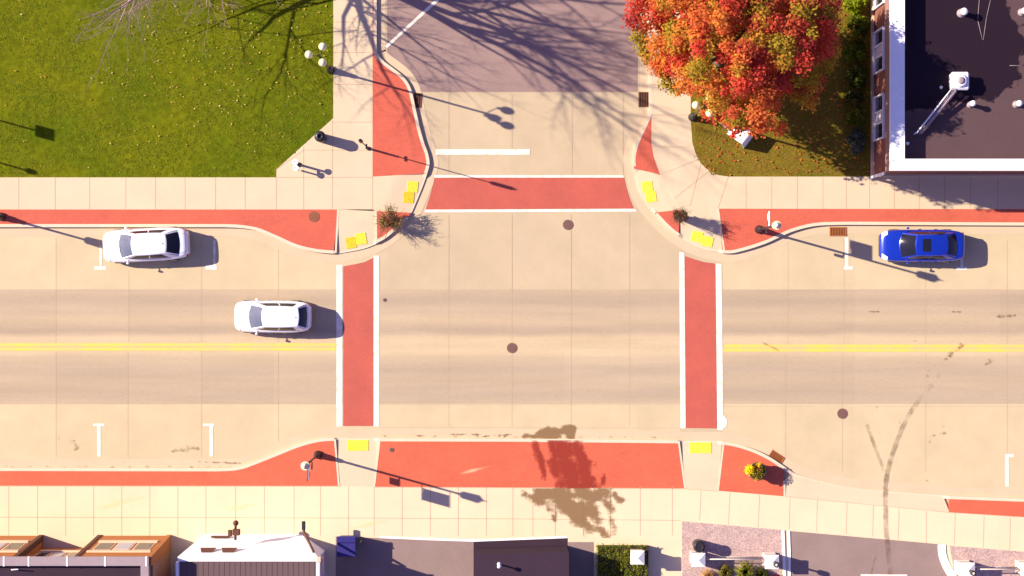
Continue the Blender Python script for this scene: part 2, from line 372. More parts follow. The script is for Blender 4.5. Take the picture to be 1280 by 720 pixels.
NWc = [(XL,284),(0,284),(280,284),(295,284.5),(320,288),(345,298),(370,309),(395,315),(417,317),(422,317,0),(440,314,0),(456,310.5,0),(468,306,0),
       (473,303),(482,298),(492,290),(503,281),(510,273),(515,265,0),(521,251,0),(528,234,0),(532,223,0),(534,217),(537,205),(535,192),(530,178),(525,160),
       (520,138),(514,112),(505,97),(492,86),(480,77),(473,69),(471,58),(471,0),(471,YT)]
NEc = [(810,YT),(810,0),(811,110),(811,140),(804,158),(795,178),(790.5,195),(791,208),(794,217,0),(797,235,0),(805,251,0),(813,262,0),(819,269),(830,281),(841,291),
       (847,295),(853,299,0),(866,306,0),(882,312,0),(897,315,0),(903,316.5),(915,316.5),(930,313),(945,308.5),(960,303),(975,296),(990,289.5),(1010,284),(1030,281.5),(1060,281),(1280,282),(XR,286)]
SSc = [(XL,584.5),(0,584.5),(270,585),(287,584.5),(303,582),(320,576),(345,566),(370,556),(390,550),(405,547.5),(418,547),(424,547.5,0),(447,548,0),(468,548,0),(474,547.5),
       (640,548),(847,550),(853,551,0),(875,551,0),(896,551,0),(902,551.5),(918,554),(935,559),(950,565),(965,573),(980,583),(992,591,.2),(1008,597,.1),(1030,602.5,.1),(1060,608.5,.1),
       (1110,614,.1),(1165,618,.1),(1178,619,.2),(1186,619.5),(1280,623),(XR,655)]
NW, nwi = smooth_path(NWc); NE, nei = smooth_path(NEc); SS, ssi = smooth_path(SSc)
def sub(path, idx, i, j):
    s = path[idx[i]:idx[j]+1]; return s
rv = lambda l: list(reversed(l))
# north-west block
slab('lawn', [(XL,YT),(417,YT),(417,148),(346,212),(346,222),(XL,222)], M['grass'])
slab('pavement', [(417,YT),(466,YT),(466,222),(466,262),(XL,262),(XL,222),(346,222),(346,212),(417,148)], M['walk'])
slab('brick_paving', rv([(XL,262),(424,262)] + rv(sub(NW,nwi,0,8))), M['brick'])
slab('kerb_ramp', [(424,262),(470,264),(470,305,0)] + rv(sub(NW,nwi,9,12)) + [(419,317,.3)], M['walk'])
slab('brick_paving', [(470,264),(514,266)] + rv(sub(NW,nwi,13,17)), M['brick'])
slab('kerb_ramp', [(466,221),(531,216.5)] + rv(sub(NW,nwi,18,21)) + [(512,266),(470,264),(466,262)], M['walk'])
slab('brick_paving', [(466,YT)] + rv(sub(NW,nwi,22,35)) + [(466,221)], M['brick'])
# north-east block
lawn_ne = [(862,YT),(863,150),(865,178),(869,192),(876,205),(886,214),(897,219),(910,221),(XR,221),(XR,YT)]
slab('lawn', lawn_ne, M['grassdry'])
slab('pavement', [(814,YT),(814,180),(817,197),(825,219),(850,262),(897,261),(XR,263),(XR,221),(910,221)] + rv(lawn_ne[:-3]), M['walk'])
slab('brick_paving', rv([(814,YT),(814,180),(817,197),(825,219),(812,215),(793,211)] + rv(sub(NE,nei,0,7))), M['brick'])
slab('kerb_ramp', [(793,211),(812,215),(825,219),(850,262),(818,266)] + rv(sub(NE,nei,8,11)), M['walk'])
slab('brick_paving', [(818,266),(850,262),(848,294)] + rv(sub(NE,nei,12,14)), M['brick'])
slab('kerb_ramp', [(850,262),(897,261),(904,315,.3)] + rv(sub(NE,nei,16,19)) + [(849,294,.2)], M['walk'])
slab('brick_paving', [(897,261),(XR,263)] + rv(sub(NE,nei,20,31)), M['brick'])
# south block
slab('brick_paving', sub(SS,ssi,0,10) + [(426,607),(XL,606)], M['bricks'])
slab('kerb_ramp', sub(SS,ssi,11,13) + [(475,549,.3),(468,608),(426,607),(420,549,.3)], M['walk'])
slab('brick_paving', sub(SS,ssi,14,16) + [(856,610),(468,608)], M['bricks'])
slab('kerb_ramp', sub(SS,ssi,17,19) + [(903,553,.3),(897,613),(856,610),(848,551,.3)], M['walk'])
slab('brick_paving', sub(SS,ssi,20,25) + [(979,600),(980,620),(897,613)], M['bricks'])
slab('driveway_apron', sub(SS,ssi,26,32) + [(1186,640,.8),(1185,640),(980,620),(980,600,.5)], M['walk'])
slab('brick_paving', sub(SS,ssi,33,35) + [(XR,677),(1280,646),(1185,640)], M['bricks'])
slab('pavement', [(XL,606),(426,607),(468,608),(856,610),(897,613),(980,620),(1185,640),(1280,646),(XR,677),(XR,1500),(XL,1500)], M['walks'])
GW = .17
for nm, p, s in (('kerb', NW, 1), ('kerb', NE, 1), ('kerb', SS, -1)):
    strip(nm, p, M['kerb'], -.004*s, GW*s, .005)
    strip('gutter', [(a, b, 1) for a, b, c in p], M['gutter'], -.01*s, -.50*s, .009, kerb=False)
# flared white sides of the ramps
for q in (((423,262),(420,316)), ((470,264),(471,304)), ((897,261),(905,315)), ((397+27,607),(419,549)), ((468,608),(475,549)), ((856,610),(848,551)), ((897,613),(904,553)), ((980,600),(980,620))):
    strip('kerb', [(*q[0],1),(*q[1],1)], M['kerb'], -.05, .05, .008)

# ------------------------------------------------------------------ joints
def joints(name, lines, m, w=.03, lift=.004, flat=None):
    mb = MB()
    for ln in lines:
        for (a, b) in zip(ln[:-1], ln[1:]):
            A = Vector(P(*a)); B = Vector(P(*b)); d = (B-A)
            n = max(1, int(d.length/1.0)); d.normalize(); nn = Vector((-d.y, d.x))*w/2
            for i in range(n):
                p = A.lerp(B, i/n); q = A.lerp(B, (i+1)/n); vs = []
                for r in (p-nn, q-nn, q+nn, p+nn):
                    vs.append((r.x, r.y, (flat if flat is not None else gz(r.x, r.y)) + lift))
                mb.add(vs, [(0,1,2,3)])
    return tag(mb.build(name, m), kind='structure')
L1 = []
xs = [-340,-296,-252,-208,-164,-120,-76,-20,24.5,70,113,158,195,232,270,307,346,380,416]
L1 += [[(x,222),(x,262)] for x in xs] + [[(466,221),(466,262),(424,262)],[(346,222),(466,222)],[(380,222),(380,183)],[(416,222),(416,150)],[(346,212),(380,188),(416,188),(466,188)]]
L1 += [[(417,y),(466,y)] for y in (-120,-70,-20,28,66,106,153)]
L1 += [[(862,y),(814,y)] for y in (-120,-70,-20,28,66,106,144,184)]
L1 += [[(825,219),(871,200)],[(843,248),(886,214)],[(862,258),(876,205)],[(897,261),(910,221)]]
L1 += [[(x,221.5),(x,261.5)] for x in (932,964,996,1028,1057,1086,1117,1148,1180,1212,1246,1280,1314,1350,1390)]
sx = [-330,-295,-260,-225,-190,-154,-118,-82,-46,-24,12,48,83,118,153,188,223,258,295,331,368,401,436,468,503,538,573,608,641,666,694,729,763,800,840]
L1 += [[(x,607.5),(x,669)] for x in sx]
L1 += [[(876,613),(874,650)],[(912,615),(910,655)],[(949,618),(947,658)],[(987,621),(986,661)],[(1021,624),(1020,664)],[(1058,628),(1057,667)],[(1091,631),(1090,670)],[(1123,634),(1122,674)],[(1157,638),(1157,678)],[(1193,641),(1192,681)],[(1229,644),(1228,684)],[(1262,646),(1261,687)]]
L1 += [[(XL,645),(0,646),(440,647),(640,648),(850,650)]]
L1 += [[(980,620),(1185,640),(1280,646)],[(XL,606.5),(426,607.5)],[(468,608.5),(856,610.5),(897,613.5)]]
L1 += [[(1022,602),(1022,623)],[(1058,608),(1058,627)],[(1140,616),(1140,635)],[(1166,618),(1166,638)]]
joints('pavement_joints', L1, M['joint'])
LR = [[(XL,362),(419,362)],[(475,362),(848,362)],[(904,362),(XR,362)],[(XL,390),(419,390)],[(475,391),(848,391)],[(904,391),(XR,391)],
      [(XL,505),(419,505)],[(475,506),(848,506)],[(904,508),(1020,508)],[(1080,508),(XR,508)],[(904,467),(XR,468)],[(475,534),(848,535)]]
LR += [[(x,297),(x,428)] for x in (-110,-20,70,252,348)] + [[(x,439),(x,572)] for x in (-110,-20,70,160,252,348)] + [[(161,338),(161,428)]]
LR += [[(x,268),(x,533)] for x in (561,640,714,787)] + [[(x,300),(x,430)] for x in (985,1055,1157,1259,1340)] + [[(x,441),(x,590)] for x in (982,1053,1157,1259)]
LR += [[(527,115),(797,115)],[(561,118),(561,218)],[(640,118),(640,186)],[(779,118),(779,218)],[(715,118),(715,218)]]
joints('road_joints', LR, M['jointroad'], w=.020, lift=0, flat=.0085)

# ------------------------------------------------------------------ painted markings
sheet('crosswalk', [[(429,333),(445,330),(456,327.5),(467,322),(467,532.5),(429,532.5)]], M['cross'], .012)
sheet('crosswalk', [[(856,320),(868,324),(880,327.5),(895,329.5),(896,535.5),(857,535)]], M['cross'], .012)
sheet('crosswalk', [[(543,222),(780,221.5),(783,235),(787,248),(792,260.5),(532,262),(537,246),(541,232)]], M['cross'], .012)
def rect(x0, y0, x1, y1): return [(x0,y0),(x1,y0),(x1,y1),(x0,y1)]
sheet('crosswalk_line', [[(420.5,331),(428,331),(428,533),(420.5,533)], [(467,319.5),(474,319.5),(474,533),(467,533)]], M['white'], .014)
sheet('crosswalk_line', [[(849,315),(855.5,316),(857,535.5),(850.5,535.5)], [(894.5,329.5),(902,329.5),(904,537.5),(896.5,537.5)]], M['white'], .014)
sheet('crosswalk_line', [[(543,219),(779,219),(780,222),(543,222)], [(531,262),(794,261),(796,264.5),(531,265.5)]], M['white'], .014)
sheet('stop_line', [rect(544.5,186.5,662.5,193.5)], M['white'], .014)
sheet('centre_line', [rect(XL,429,420,433.2), rect(XL,434.4,420,438.4)], M['yellow'], .014)
sheet('centre_line', [[(905,430.4),(XR,431.2),(XR,435.2),(905,434.6)], [(905,435.6),(XR,436.4),(XR,440.4),(905,439.6)]], M['yellow'], .014)
sheet('parking_mark', [rect(124.5,307,127.8,333), rect(118,333,133,337)], M['white'], .014)
sheet('parking_mark', [rect(266.5,300,269.5,331), rect(257,331,271,337)], M['white'], .014)
sheet('parking_mark', [rect(121.5,532.5,126,570.5), rect(116.5,529.5,131,532.5)], M['white'], .014)
sheet('parking_mark', [rect(262,532.5,266.5,570.5), rect(254,529.5,268,532.5)], M['white'], .014)
sheet('parking_mark', [rect(1056,297,1060.5,333), rect(1055,333,1066,337)], M['white'], .014)
sheet('parking_mark', [rect(1200.5,300,1204,333.5), rect(1195.5,333.5,1209,337.5)], M['white'], .014)
sheet('parking_mark', [rect(1256.5,571.5,1261,608), rect(1256.5,567.5,1267.5,571.5)], M['white'], .014)
sheet('parking_mark', [[(481.5,57.5),(484,60),(548.5,1),(600,-46),(598,-48),(545,-1)]], M['white'], .016)
sheet('paint_splash', [[(899,521),(905,519),(909,525),(908,533),(903,536),(897,532)]], M['white'], .017)

# ------------------------------------------------------------------ stains, tyre rubs (thin sheets that fade at their outline)
def blob(name, px, py, rx, ry, m, z, rot=0, kind='structure', pts=None, rings=5, n=40):
    """fan of rings with attribute a = 1 inside falling to 0 at the outline"""
    outline = pts or [(px+rx*math.cos(2*math.pi*i/n)*math.cos(rot)-ry*math.sin(2*math.pi*i/n)*math.sin(rot), py+rx*math.cos(2*math.pi*i/n)*math.sin(rot)+ry*math.sin(2*math.pi*i/n)*math.cos(rot)) for i in range(n)]
    n = len(outline); V = []; A = []
    for k in range(rings+1):
        f = k/rings
        for q in outline:
            x, y = P(px+(q[0]-px)*f, py+(q[1]-py)*f); V.append((x, y, z)); A.append((1-f**1.5))
    Fc = []
    for k in range(rings):
        for i in range(n):
            j = (i+1) % n; Fc.append((k*n+i, (k+1)*n+i, (k+1)*n+j, k*n+j) if k else (0, n+i, n+j))
    me = bpy.data.meshes.new(name); me.from_pydata(V, [], Fc); me.materials.append(m)
    at = me.attributes.new('a', 'FLOAT', 'POINT'); at.data.foreach_set('value', A)
    bm_ = bmesh.new(); bm_.from_mesh(me); bmesh.ops.recalc_face_normals(bm_, faces=bm_.faces)
    bm_.to_mesh(me); bm_.free()
    o = bpy.data.objects.new(name, me); COL.objects.link(o); return tag(o, kind=kind)
def stain(name, x0, y0, x1, y1, caps, m, z, step=1.2):
    """fine grid over a patch of ground; attribute a = how wet / dirty, from soft strokes (x0,y0,x1,y1,radius,strength)"""
    nx = int((x1-x0)/step)+1; ny = int((y1-y0)/step)+1; V = []; A = []; Fc = []
    for j in range(ny+1):
        for i in range(nx+1):
            px = x0+(x1-x0)*i/nx; py = y0+(y1-y0)*j/ny; v = 0
            for (a, b, c, d, r, st) in caps:
                L2 = (c-a)**2+(d-b)**2; k = 0 if L2 == 0 else max(0, min(1, ((px-a)*(c-a)+(py-b)*(d-b))/L2)); e = math.hypot(px-a-k*(c-a), py-b-k*(d-b))/r
                v = max(v, st*max(0, 1-e*.5) if e < 2 else 0)
            x, y = P(px, py); V.append((x, y, z)); A.append(v)
    for j in range(ny):
        for i in range(nx):
            q = (j*(nx+1)+i, (j+1)*(nx+1)+i, (j+1)*(nx+1)+i+1, j*(nx+1)+i+1)
            if max(A[k] for k in q) > .02: Fc.append(q)
    used = sorted({k for q in Fc for k in q}); mp = {k: n for n, k in enumerate(used)}
    me = bpy.data.meshes.new(name); me.from_pydata([V[k] for k in used], [], [[mp[k] for k in q] for q in Fc]); me.materials.append(m)
    at = me.attributes.new('a', 'FLOAT', 'POINT'); at.data.foreach_set('value', [A[k] for k in used])
    o = bpy.data.objects.new(name, me); COL.objects.link(o); return tag(o, kind='structure')
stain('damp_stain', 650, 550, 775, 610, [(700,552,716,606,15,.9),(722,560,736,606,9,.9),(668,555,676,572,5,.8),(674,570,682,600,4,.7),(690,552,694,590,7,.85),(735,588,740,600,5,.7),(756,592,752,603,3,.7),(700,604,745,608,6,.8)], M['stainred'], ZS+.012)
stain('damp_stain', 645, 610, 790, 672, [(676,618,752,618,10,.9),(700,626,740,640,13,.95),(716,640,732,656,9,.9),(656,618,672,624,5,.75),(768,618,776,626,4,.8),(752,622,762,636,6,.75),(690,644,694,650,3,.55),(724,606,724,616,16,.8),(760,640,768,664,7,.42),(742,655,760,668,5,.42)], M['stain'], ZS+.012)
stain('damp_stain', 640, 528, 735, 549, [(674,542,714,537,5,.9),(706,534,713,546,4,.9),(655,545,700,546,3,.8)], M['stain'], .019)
stain('oil_stain', 500, 536, 640, 549, [(560,543,600,543,2,.9),(605,545,640,543,2,.9),(520,544,535,545,1.6,.8)], M['oil'], .019)
stain('oil_stain', 60, 540, 330, 584, [(72,548,84,566,7,.6),(92,552,96,562,5,.75),(94,563,99,560,3,.9),(212,564,228,563,3.5,.85),(228,562,248,559,4,.95),(248,577,300,579,1.5,.9),(150,576,156,578,1.5,.7)], M['oil'], .019)
stain('oil_stain', 1040, 380, 1275, 610, [(1183,448,1202,431,3.5,1.0),(1202,431,1210,420,2.5,.7),(1232,455,1242,450,3.5,.9),(1246,396,1268,394,2.5,1.0),(1080,390,1100,389,1.5,.9),(1190,389,1200,390,1.5,.9),(1126,428,1165,425,1.5,.6),
  (1096,508,1098,516,2.5,.8),(1130,490,1160,470,3,.55),(1160,465,1185,445,4,.5),(1120,530,1134,522,3,.7),(1165,545,1182,541,2.5,.9),(1155,560,1163,550,2.5,.75),(1170,578,1171,580,2.5,1.0),(1152,572,1156,566,2,.7),(1158,600,1160,600,2.5,.9),(1210,535,1216,530,2,.7),(1178,534,1182,531,2,.8),(1222,560,1224,561,2,.7),(1060,512,1066,508,2.5,.6)], M['oil'], .019, step=1.6)
blob('oil_stain', 965, 434, 20, 2.5, M['tyre'], .019, rot=.45)
# grime along the kerbs and faint wear in the parking lanes
stain('grime', -20, 570, 300, 587, [(-20,583,290,583.5,1.8,.75)], M['oil'], .018, step=1.5)
stain('grime', 470, 536, 860, 549, [(476,545,848,547,1.7,.72)], M['oil'], .018, step=1.5)
def rub(name, pts, w, m):
    pth, _ = smooth_path(pts); V = []; A = []; Fc = []
    for i, p in enumerate(pth):
        a = Vector(P(*pth[max(0,i-1)][:2])); b = Vector(P(*pth[min(len(pth)-1,i+1)][:2])); d = (b-a).normalized(); nn = Vector((-d.y, d.x)); c = Vector(P(*p[:2]))
        e = min(1, i/3, (len(pth)-1-i)/3)
        for k, al in ((-1,0),(-.5,.8),(.5,.8),(1,0)):
            q = c+nn*w*k/2; V.append((q.x, q.y, gz(q.x, q.y)+.019)); A.append(al*e*p[2])
    for i in range(len(pth)-1):
        for k in range(3): Fc.append((i*4+k, i*4+4+k, i*4+5+k, i*4+1+k))
    me = bpy.data.meshes.new(name); me.from_pydata(V, [], Fc); me.materials.append(m)
    at = me.attributes.new('a', 'FLOAT', 'POINT'); at.data.foreach_set('value', A)
    o = bpy.data.objects.new(name, me); COL.objects.link(o); tag(o, kind='structure')
rub('tyre_mark', [(1215,425,.3),(1200,440,.45),(1180,462,.4),(1160,486,.6),(1143,508,.8),(1130,530,1),(1121,552,1),(1113,575,1),(1108,598,1.2),(1106,620,1.2),(1106,645,1.1),(1107,668,1.1),(1110,695,1),(1112,725,1),(1114,760,1)], .42, M['tyre'])
rub('tyre_mark', [(1080,520,.6),(1086,538,.9),(1094,560,.9),(1102,582,.8),(1106,598,.6)], .30, M['tyre'])
rub('tyre_mark', [(1140,500,.2),(1165,470,.35),(1190,440,.4),(1220,410,.2)], .45, M['tyre'])
rub('tyre_mark', [(1104,672,.6),(1092,700,.8),(1086,730,.7)], .15, M['tyre'])
blob('scuff', 150, 628, 42, 5, M['scuff'], ZS+.012, rot=-.25)
blob('scuff', 305, 633, 36, 5, M['scuff'], ZS+.012, rot=-.2)
blob('scuff', 590, 588, 34, 3, M['scuff'], ZS+.013, rot=-.25)
blob('scuff', 460, 655, 40, 5, M['scuff'], ZS+.012, rot=-.2)

# ------------------------------------------------------------------ iron covers, grates, tactile pads
def manhole(px, py, r, label, z=None, m='iron'):
    p = gp(px, py); p.z += .014 if p.z < .01 else .006
    t = empty('manhole_cover', p); tag(t, label, 'manhole cover', 'iron covers set in the paving')
    a = MB(); n = 32
    a.loft([[(rr*math.cos(2*math.pi*i/n), rr*math.sin(2*math.pi*i/n), zz) for i in range(n)] for rr, zz in ((r, -.02), (r, .008), (r*.9, .008), (r*.9, .002))], False, False)
    a.build('frame', M['darkiron'] if m == 'rust' else M[m], t)
    b = MB(); b.lathe((0,0,0), [(r*.88, -.02), (r*.88, .006)], 32, smooth=False)
    k = r*.16; q = -4
    for i in range(-5, 6):
        for j in range(-5, 6):
            if math.hypot(i*k, j*k) < r*.75: b.box(i*k-k*.3, i*k+k*.3, j*k-k*.3, j*k+k*.3, .006, .011)
    b.build('lid', M[m], t)
manhole(640, 435, .29, 'round iron cover in the middle of the crossing, between the yellow lines')
manhole(710, 281, .29, 'round iron cover just below the side street crosswalk')
manhole(1053, 517, .29, 'round iron cover alone in the right part of the road')
manhole(393, 271, .31, 'round brown cover in the red brick strip beside the top left ramp', m='cover')
manhole(481, 375, .10, 'tiny round valve cover right of the left crosswalk')
manhole(490, 562, .13, 'small pale valve lid in the lower red brick strip')
def grate(px, py, w, l, rot, label, m):
    p = gp(px, py); x, y = p.x, p.y
    t = empty('storm_drain', (x, y, .016), rot); tag(t, label, 'storm drain', 'storm drains at the kerbs')
    f = MB()
    for a in ((-w/2,w/2,-l/2,-l/2+.05),(-w/2,w/2,l/2-.05,l/2),(-w/2,-w/2+.05,-l/2+.05,l/2-.05),(w/2-.05,w/2,-l/2+.05,l/2-.05)): f.box(*a, -.03, .02)
    f.build('frame', m, t)
    b = MB(); b.box(-w/2+.05, w/2-.05, -l/2+.05, l/2-.05, -.03, -.006, 1); n = int((w-.1)/.08)
    for i in range(n):
        xx = -w/2+.07+i*(w-.14)/(n-1); b.box(xx-.025, xx+.025, -l/2+.05, l/2-.05, -.006, .014)
    b.build('grate', [m, M['dark']], t)
grate(522, 125.5, .45, .82, R(-4), 'dark rusty drain on the left kerb of the side street', M['darkiron'])
grate(805, 124.5, .62, .85, 0, 'dark rusty drain on the right kerb of the side street', M['darkiron'])
grate(1047.5, 289.5, .95, .5, 0, 'orange rusty drain at the top kerb left of the blue car', M['rust'])
grate(971, 571, .85, .42, R(-33), 'orange rusty drain at the lower right kerb behind the yellow flower pot', M['rust'])
def pad(px, py, w, l, rot, label, m):
    c = Vector(P(px, py)); ca, sa = math.cos(rot), math.sin(rot)
    f = lambda u, v: Vector((c.x+u*ca-v*sa, c.y+u*sa+v*ca, 0))
    cs = [f(-w/2,-l/2), f(w/2,-l/2), f(w/2,l/2), f(-w/2,l/2)]
    z0 = max(gz(q.x, q.y) for q in cs + [Vector((c.x, c.y, 0))]) 
    zs = [gz(q.x, q.y) for q in cs]
    # best plane through centre
    zc = gz(c.x, c.y); gu = (zs[1]-zs[0]+zs[2]-zs[3])/2/w; gv = (zs[3]-zs[0]+zs[2]-zs[1])/2/l; zm = max(zc, sum(zs)/4)
    hgt = lambda u, v: zm+gu*u+gv*v - zm
    t = MB(); q = [(-w/2,-l/2),(w/2,-l/2),(w/2,l/2),(-w/2,l/2)]
    t.loft([[(u, v, hgt(u,v)-.06) for u, v in q], [(u, v, hgt(u,v)+.012) for u, v in q]])
    nu = int(w/.075); nv = int(l/.075)
    for i in range(nu):
        for j in range(nv):
            u = -w/2+(i+.5)*w/nu; v = -l/2+(j+.5)*l/nv; t.lathe((u, v, hgt(u,v)+.012), [(.026,0),(.016,.012)], 6, smooth=False)
    o = t.build('tactile_pad', m); o.location = (c.x, c.y, zm+.004); o.rotation_euler = (0,0,rot)
    tag(o, label, 'tactile pad', 'yellow tactile pads on the kerb ramps')
pad(516,233.5,.60,.60,R(-5),'yellow tactile pad at the left end of the side street crosswalk, upper of two',M['pad'])
pad(511,247,.60,.62,R(-5),'darker yellow tactile pad at the left end of the side street crosswalk, lower of two',M['pad2'])
pad(439,303.5,.56,.62,R(8),'darker yellow tactile pad at the top end of the left crosswalk, left of two',M['pad2'])
pad(451.5,298.5,.60,.62,R(8),'bright yellow tactile pad at the top end of the left crosswalk, right of two',M['pad'])
pad(809,233.5,.60,.60,R(8),'yellow tactile pad at the right end of the side street crosswalk, upper of two',M['pad'])
pad(813.5,246,.60,.60,R(8),'yellow tactile pad at the right end of the side street crosswalk, lower of two',M['pad'])
pad(871,296,.62,.58,R(-12),'yellow tactile pad at the top end of the right crosswalk, left of two',M['pad'])
pad(884,302,.62,.56,R(-12),'yellow tactile pad at the top end of the right crosswalk, right of two',M['pad'])
pad(447.5,556.5,1.20,.60,0,'long yellow tactile pad at the bottom end of the left crosswalk',M['pad'])
pad(875.5,559.5,1.22,.60,0,'long yellow tactile pad at the bottom end of the right crosswalk',M['pad'])

# ------------------------------------------------------------------ cars
def lerp_tab(tab, t):
    for (a, va), (b, vb) in zip(tab[:-1], tab[1:]):
        if t <= b:
            k = (t-a)/(b-a) if b > a else 0; k = k*k*(3-2*k)*.35 + k*.65
            return va+(vb-va)*k
    return tab[-1][1]
def car(label, px, py, rz, L, W, Ht, tw0, tw1, tr0, tr1, paint, glassf, glassr, hatch=False, sunroof=False, group='cars on the main street'):
    p = gp(px, py); t = empty('car', (p.x, p.y, .016), rz); tag(t, label, 'car', group)
    wt = [(0,.60),(.012,.72),(.03,.82),(.07,.91),(.14,.975),(.25,1),(.70,1),(.82,.97),(.90,.915),(.95,.85),(.98,.76),(1,.60)]
    if hatch: ht = [(0,.52),(.015,.62),(.05,.74),(.12,.84),(.24,.93),(.5,.96),(.9,.98),(.97,.95),(1,.84)]
    else: ht = [(0,.50),(.015,.60),(.05,.70),(.12,.79),(.25,.89),(.5,.93),(.80,.98),(.90,1.0),(.965,.98),(.99,.90),(1,.80)]
    ts = [0,.006,.014,.03,.05,.08,.12,.16,.2,.25,.3,.4,.5,.6,.7,.76,.82,.87,.91,.94,.965,.98,.99,1]
    X = lambda k: -L/2+L*k
    def ring(k):
        hw = W/2*lerp_tab(wt, k); top = lerp_tab(ht, k); lo = .20 + (.10 if k < .02 or k > .985 else 0)
        pr = [(0,top+.035),(.45,top+.03),(.74,top+.012),(.88,top-.015),(.955,top-.075),(.99,top-.17),(1,top*.62+.03),(.995,.42),(.96,.28),(.86,lo)]
        r = [(X(k), -hw*a, z) for a, z in pr] + [(X(k), 0, lo)] + [(X(k), hw*a, z) for a, z in reversed(pr[1:])]
        return [Vector(q) for q in r]
    b = MB(); b.loft([ring(k) for k in ts], True, True, 0, True)
    b.build('body', paint, t)
    # glasshouse
    xb0, xr0, xr1, xb1 = X(tw0), X(tw1), X(tr0), X(tr1)
    zb0 = lerp_tab(ht, tw0)+.0; zb1 = lerp_tab(ht, tr1)+.0
    wb = W/2*.86; wr = W/2*.64
    def roofpt(u, v):   # u 0..1 front->rear, v -1..1
        x = xr0+(xr1-xr0)*u - .10*(1-abs(v)**2)*(1-u) + .08*(1-abs(v)**2)*u
        z = Ht-.045*(2*u-.9)**2 - .05*v*v
        return Vector((x, v*wr*(1-.03*(2*u-1)**2-.07*u*u), z))
    def front(u, v):    # u 0 base .. 1 roof
        a = Vector((xb0-.16*(1-v*v), v*wb*.93, zb0-.015+.03*(1-v*v))); c = roofpt(0, v); q = a.lerp(c, u); q.z += .05*u*(1-u)*2; return q
    def rear(u, v):
        a = Vector((xb1+.10*(1-v*v), v*wb*.90, zb1-.015+.03*(1-v*v))); c = roofpt(1, v); q = a.lerp(c, u); q.z += .04*u*(1-u)*2; return q
    def side(s):
        def f(u, v):    # u front->rear, v 0 belt .. 1 roof
            a0 = front(0, s); a1 = rear(0, s); mx_ = lerp_tab(ht, tw0+(tr1-tw0)*u)-.02
            a = Vector((a0.x+(a1.x-a0.x)*u, s*wb*(1-.07*abs(2*u-1)**3), mx_)); c = roofpt(u, s)
            q = a.lerp(c, v); q.y += s*.03*v*(1-v)*4*.6; return q
        return f
    def surf(f, u0, u1, v0, v1, nu, nv, off, mb, flip=False):
        g_ = [[f(u0+(u1-u0)*i/nu, v0+(v1-v0)*j/nv) for j in range(nv+1)] for i in range(nu+1)]
        ctr = Vector(((xb0+xb1)/2, 0, .6))
        vs = []
        for i in range(nu+1):
            for j in range(nv+1):
                a = g_[min(i+1,nu)][j]-g_[max(i-1,0)][j]; c = g_[i][min(j+1,nv)]-g_[i][max(j-1,0)]; nn = a.cross(c)
                if nn.length > 1e-9: nn.normalize()
                if nn.dot(g_[i][j]-ctr) < 0: nn = -nn
                vs.append(g_[i][j]+nn*off)
        mb.add(vs, [(i*(nv+1)+j, (i+1)*(nv+1)+j, (i+1)*(nv+1)+j+1, i*(nv+1)+j+1) for i in range(nu) for j in range(nv)], 0, True)
    c = MB()
    for f, a in ((roofpt, (0,1,-1,1,8,8)), (front, (0,1,-1,1,6,8)), (rear, (0,1,-1,1,6,8)), (side(1), (0,1,0,1,10,4)), (side(-1), (0,1,0,1,10,4))):
        surf(f, *a, 0, c)
    c.build('roof', paint, t)
    q = MB(); surf(front, .04, .93, -.90, .90, 6, 8, .012, q); ws = q.build('windscreen', glassf, t)
    q = MB()
    for s in (-1, 1):
        a = front(.03, .5*s); e = front(.10, .05*s-.25); q.tube(a+Vector((-.03,0,.02)), e+Vector((0,0,.03)), .009, .007, 6)
    q.build('wiper', M['black'], ws)
    q = MB(); surf(rear, .06, .92, -.88, .88, 6, 8, .012, q); q.build('rear_window', glassr, t)
    for s in (1, -1):
        for u0, u1 in ((.10, .47), (.50, .84 if not hatch else .72)) + (((.75, .90),) if hatch else ()):
            q = MB(); surf(side(s), u0, u1, .10, .84, 5, 3, .010, q); q.build('side_window', M['glass'], t)
        q = MB(); mx0 = xb0+.30
        q.bevbox(mx0-.07, mx0+.08, s*(W/2+.02)-.10*(s < 0), s*(W/2+.02)+.10*(s > 0)+0, .88, 1.02, .03)
        q.tube((mx0, s*W/2*.86, .90), (mx0, s*(W/2+.03), .93), .025, .025, 6); q.build('mirror', paint, t)
        for xx in (X(.47), X(.66)):
            q = MB(); q.bevbox(xx-.10, xx+.08, s*W/2-.012 if s > 0 else -W/2-.022, s*W/2+.022 if s > 0 else -W/2+.012, .74, .775, .006); q.build('door_handle', M['chrome'] if paint is not M['carblue'] else paint, t)
        # lamps
        q = MB(); a0, a1 = .022, .085
        vs = [];
        for kk in (0, .33, .66, 1):
            k = a0+(a1-a0)*kk; hw = W/2*lerp_tab(wt, k); tp = lerp_tab(ht, k)
            for aa, dz in ((.60+.14*kk, .022), (.80+.08*kk, .005), (.925+.04*kk, -.045), (.985, -.13)): vs.append((X(k)-.006, s*hw*aa*1.004, tp+dz+.006))
        q.add(vs, [(i*4+j, (i+1)*4+j, (i+1)*4+j+1, i*4+j+1) for i in range(3) for j in range(3)], 0, True); q.build('headlight', M['lens'], t)
        q = MB(); hw = W/2*.84
        q.bevbox(X(.955), X(.992), min(s*hw*.62, s*hw*.97), max(s*hw*.62, s*hw*.97), .66, .82, .03); q.build('tail_light', M['red'], t)
